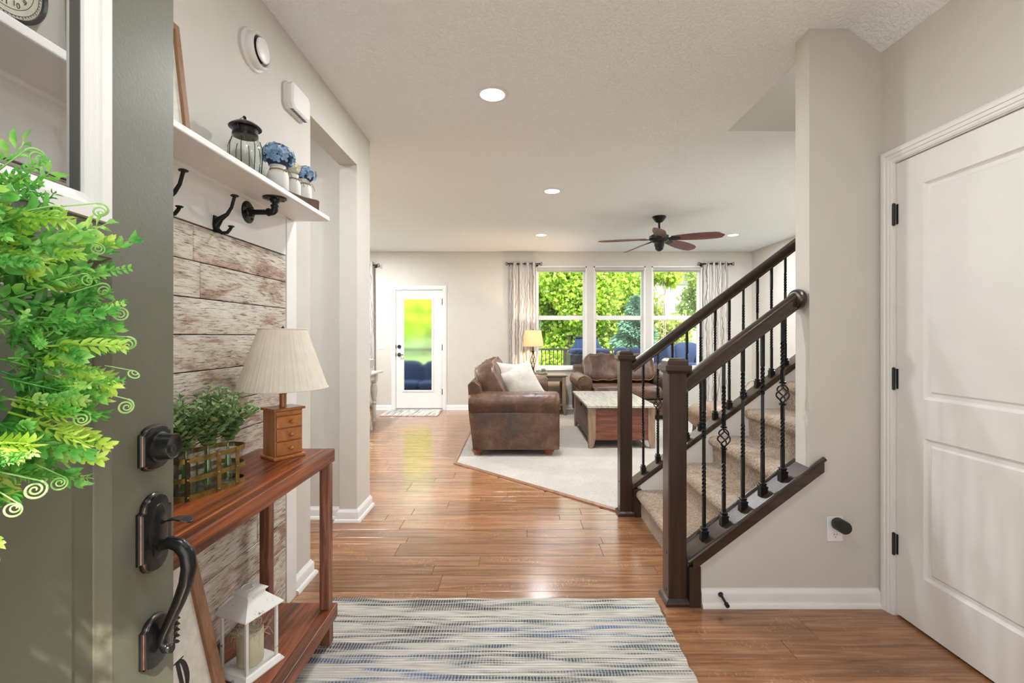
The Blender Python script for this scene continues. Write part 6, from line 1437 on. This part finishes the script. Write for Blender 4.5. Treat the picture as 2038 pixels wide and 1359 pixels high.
for (px_, y_, wd, lb, hi) in ((1255, 10.2, 0.60, 'low blue cushioned patio sofa behind the near newel post', 0.98), (1350, 9.7, 1.05, 'blue cushioned patio sofa outside the right hand window', 1.10), (838, 9.6, 1.3, 'low blue patio sofa seen blurred through back door glass', 0.72)):
    sx = (px_-VX)*y_/F; t = thing('patio_sofa', lb, 'patio sofa', (sx, y_, -0.05))
    dz_ = hi-1.10; MB().box(sx-wd/2, sx+wd/2, y_-0.42, y_+0.42, -0.03, max(0.2, 0.55+dz_)).box(sx+wd/2-0.08, sx+wd/2, y_-0.42, y_+0.42, max(0.2, 0.5+dz_), 0.95+dz_).box(sx-wd/2, sx+wd/2, y_+0.36, y_+0.44, max(0.2, 0.5+dz_), 0.92+dz_).build('wicker_base', M['wicker'], t, bevel=0.02)
    for d in (-wd/4, wd/4):
        MB().sell((sx+d, y_+0.25, hi-0.26), wd/4+0.015, 0.13, 0.29, 0.55, 0.6, M=Matrix.Rotation(math.radians(-10), 3, 'X')).build('back_cushion', M['cloth_blue'], t, smooth=180)
        MB().sell((sx+d, y_-0.05, max(0.27, 0.62+dz_)), wd/4, 0.36, 0.09, 0.4, 0.3).build('seat_cushion', M['cloth_blue'], t, smooth=180)
# trees
def tree(name, label, c, rad, n, mat, seed, leaf=0.12, blobs=14, shape='round', trunk=0.16, gap=0.0):
    r6 = random.Random(seed); t = thing(name, label, 'tree', (c[0], c[1], gz(c[1])), 'trees beyond the deck')
    z0 = gz(c[1]); mb = MB(); C_ = Vector(c)
    bl = []
    for i in range(blobs):
        if shape == 'round':
            a = r6.uniform(0, 6.28); b_ = r6.uniform(-0.9, 1.2); q = r6.uniform(0.25, 0.85); bl.append((C_+Vector((rad[0]*q*math.cos(a)*math.cos(b_), rad[1]*q*math.sin(a)*math.cos(b_), rad[2]*q*math.sin(b_))), r6.uniform(0.28, 0.45)))
    vs = mb.v; fs = mb.f
    for i in range(n):
        if shape == 'round':
            bc__, br = bl[r6.randrange(blobs)]; d = Vector((r6.gauss(0, 1), r6.gauss(0, 1), r6.gauss(0, 1))).normalized()*r6.uniform(0.6, 1.0)
            p = bc__+Vector((d.x*rad[0], d.y*rad[1], d.z*rad[2]))*br
            u = Vector((r6.gauss(0, 1), r6.gauss(0, 1)*0.7, r6.gauss(0, 1))).normalized()
        else:
            h = r6.random()**1.3; a = r6.uniform(0, 6.28); R_ = rad[0]*(1-h)*(0.8+0.2*math.sin(h*40+a*3))*r6.uniform(0.45, 1.12); p = Vector((c[0]+R_*math.cos(a), c[1]+R_*math.sin(a), z0+0.2+h*rad[2]-0.12*R_)); u = Vector((math.cos(a), math.sin(a), -0.25)).normalized()
        v = u.cross(Vector((r6.gauss(0, 1), r6.gauss(0, 1), r6.gauss(0, 1)))).normalized(); s = leaf*r6.uniform(0.6, 1.25)*(1 if shape == 'round' else 1.0)
        w_ = s*(0.42 if shape == 'round' else 0.17); b = len(vs); nrm = u.cross(v)
        vs += [p, p+u*s*0.45+v*w_+nrm*s*0.08, p+u*s, p+u*s*0.45-v*w_+nrm*s*0.08]; fs.append([b, b+1, b+2, b+3])
    mb.build('foliage', mat, t, kind='stuff')
    tr = MB(); hgt = (c[2]-z0+rad[2]*0.5) if shape == 'round' else rad[2]*0.97
    tr.tube([(c[0], c[1], z0), (c[0]+0.06, c[1], z0+hgt*0.5), (c[0], c[1], z0+hgt)], [trunk, trunk*0.7, trunk*0.15], 8)
    if shape == 'round':
        for k in range(9):
            a = k*2.4; h = z0+hgt*(0.35+0.06*k); e = bl[k % blobs][0]; tr.tube([(c[0], c[1], h), tuple((Vector((c[0], c[1], h))+e)/2+Vector((0, 0, 0.1))), tuple(e)], [trunk*0.45, trunk*0.3, 0.015], 5)
    tr.build('trunk', M['bark'], t)
tree('deciduous_tree', 'yellow green leafy tree filling the left window', (1.7, 16.0, 1.9), (2.6, 1.7, 2.6), 34000, M['tree_yellow'], 1, 0.145, 30)
tree('deciduous_tree', 'yellow green leafy tree filling the middle window', (3.45, 18.0, 2.6), (1.85, 1.5, 3.0), 24000, M['tree_yellow'], 2, 0.15, 24)
tree('deciduous_tree', 'yellow leafy shrub low behind the deck railing', (1.6, 13.6, -0.1), (2.6, 0.8, 1.0), 11000, M['tree_yellow'], 3, 0.12, 24)
tree('spruce_tree', 'blue green spruce tree seen through middle window', (3.62, 14.3, 1.5), (1.55, 1.4, 3.2), 30000, M['tree_spruce'], 4, 0.16, shape='cone')
tree('deciduous_tree', 'loose mixed green tree in right hand window upper corner', (8.0, 19.5, 3.0), (1.45, 1.2, 2.4), 9000, M['tree_mid'], 5, 0.19, 20, trunk=0.05)
tree('deciduous_tree', 'low mixed green shrubs under the white house', (5.2, 17.0, 0.8), (1.3, 1.0, 1.5), 6500, M['tree_mid'], 6, 0.17, 14, trunk=0.04)
tree('deciduous_tree', 'overhanging leafy branch tree top left of right window', (5.0, 16.0, 3.3), (0.75, 0.7, 0.7), 1500, M['tree_yellow'], 12, 0.17, 9, trunk=0.03)
tree('deciduous_tree', 'yellow green tree seen blurred through back door glass', (-4.6, 24, 3.2), (6.5, 2.0, 3.6), 16000, M['tree_yellow'], 7, 0.30, 34)
tree('deciduous_tree', 'distant green tree row behind the white house', (14, 54, 5.5), (14, 3, 5.5), 14000, M['tree_mid'], 8, 0.55, 40)
t = thing('white_house', 'white sided neighbour house beyond the trees', 'house', (13.2, 40, gz(40)))
MB().box(11.3, 15.0, 40, 46, gz(40), 5.6).build('siding_wall', M['house'], t); MB().poly([(11.0, 39.6, 5.6), (15.3, 39.6, 5.6), (13.15, 39.6, 7.6)], (0, 6.8, 0)).build('roof', M['roof'], t)
for hx_, hz_ in ((12.2, 3.4), (13.9, 3.4), (12.2, 1.2)): MB().box(hx_-0.4, hx_+0.4, 39.94, 40.0, hz_-0.6, hz_+0.6).build('window', M['roof'], t)

pv = thing('bounce_slabs', 'unseen pale concrete slabs added out front to bounce sunlight indoors', 'light reflector', (0, -5, -0.15))  # added behind the camera as a reflector for the entry ceiling
for k in range(6): MB().box(-8, 8, -0.62-2.0*(k+1)+0.01, -0.62-2.0*k, -0.25, -0.06).build('concrete_slab', plain('pale_concrete', (0.62, 0.60, 0.56), 0.9, var=0.06), pv)
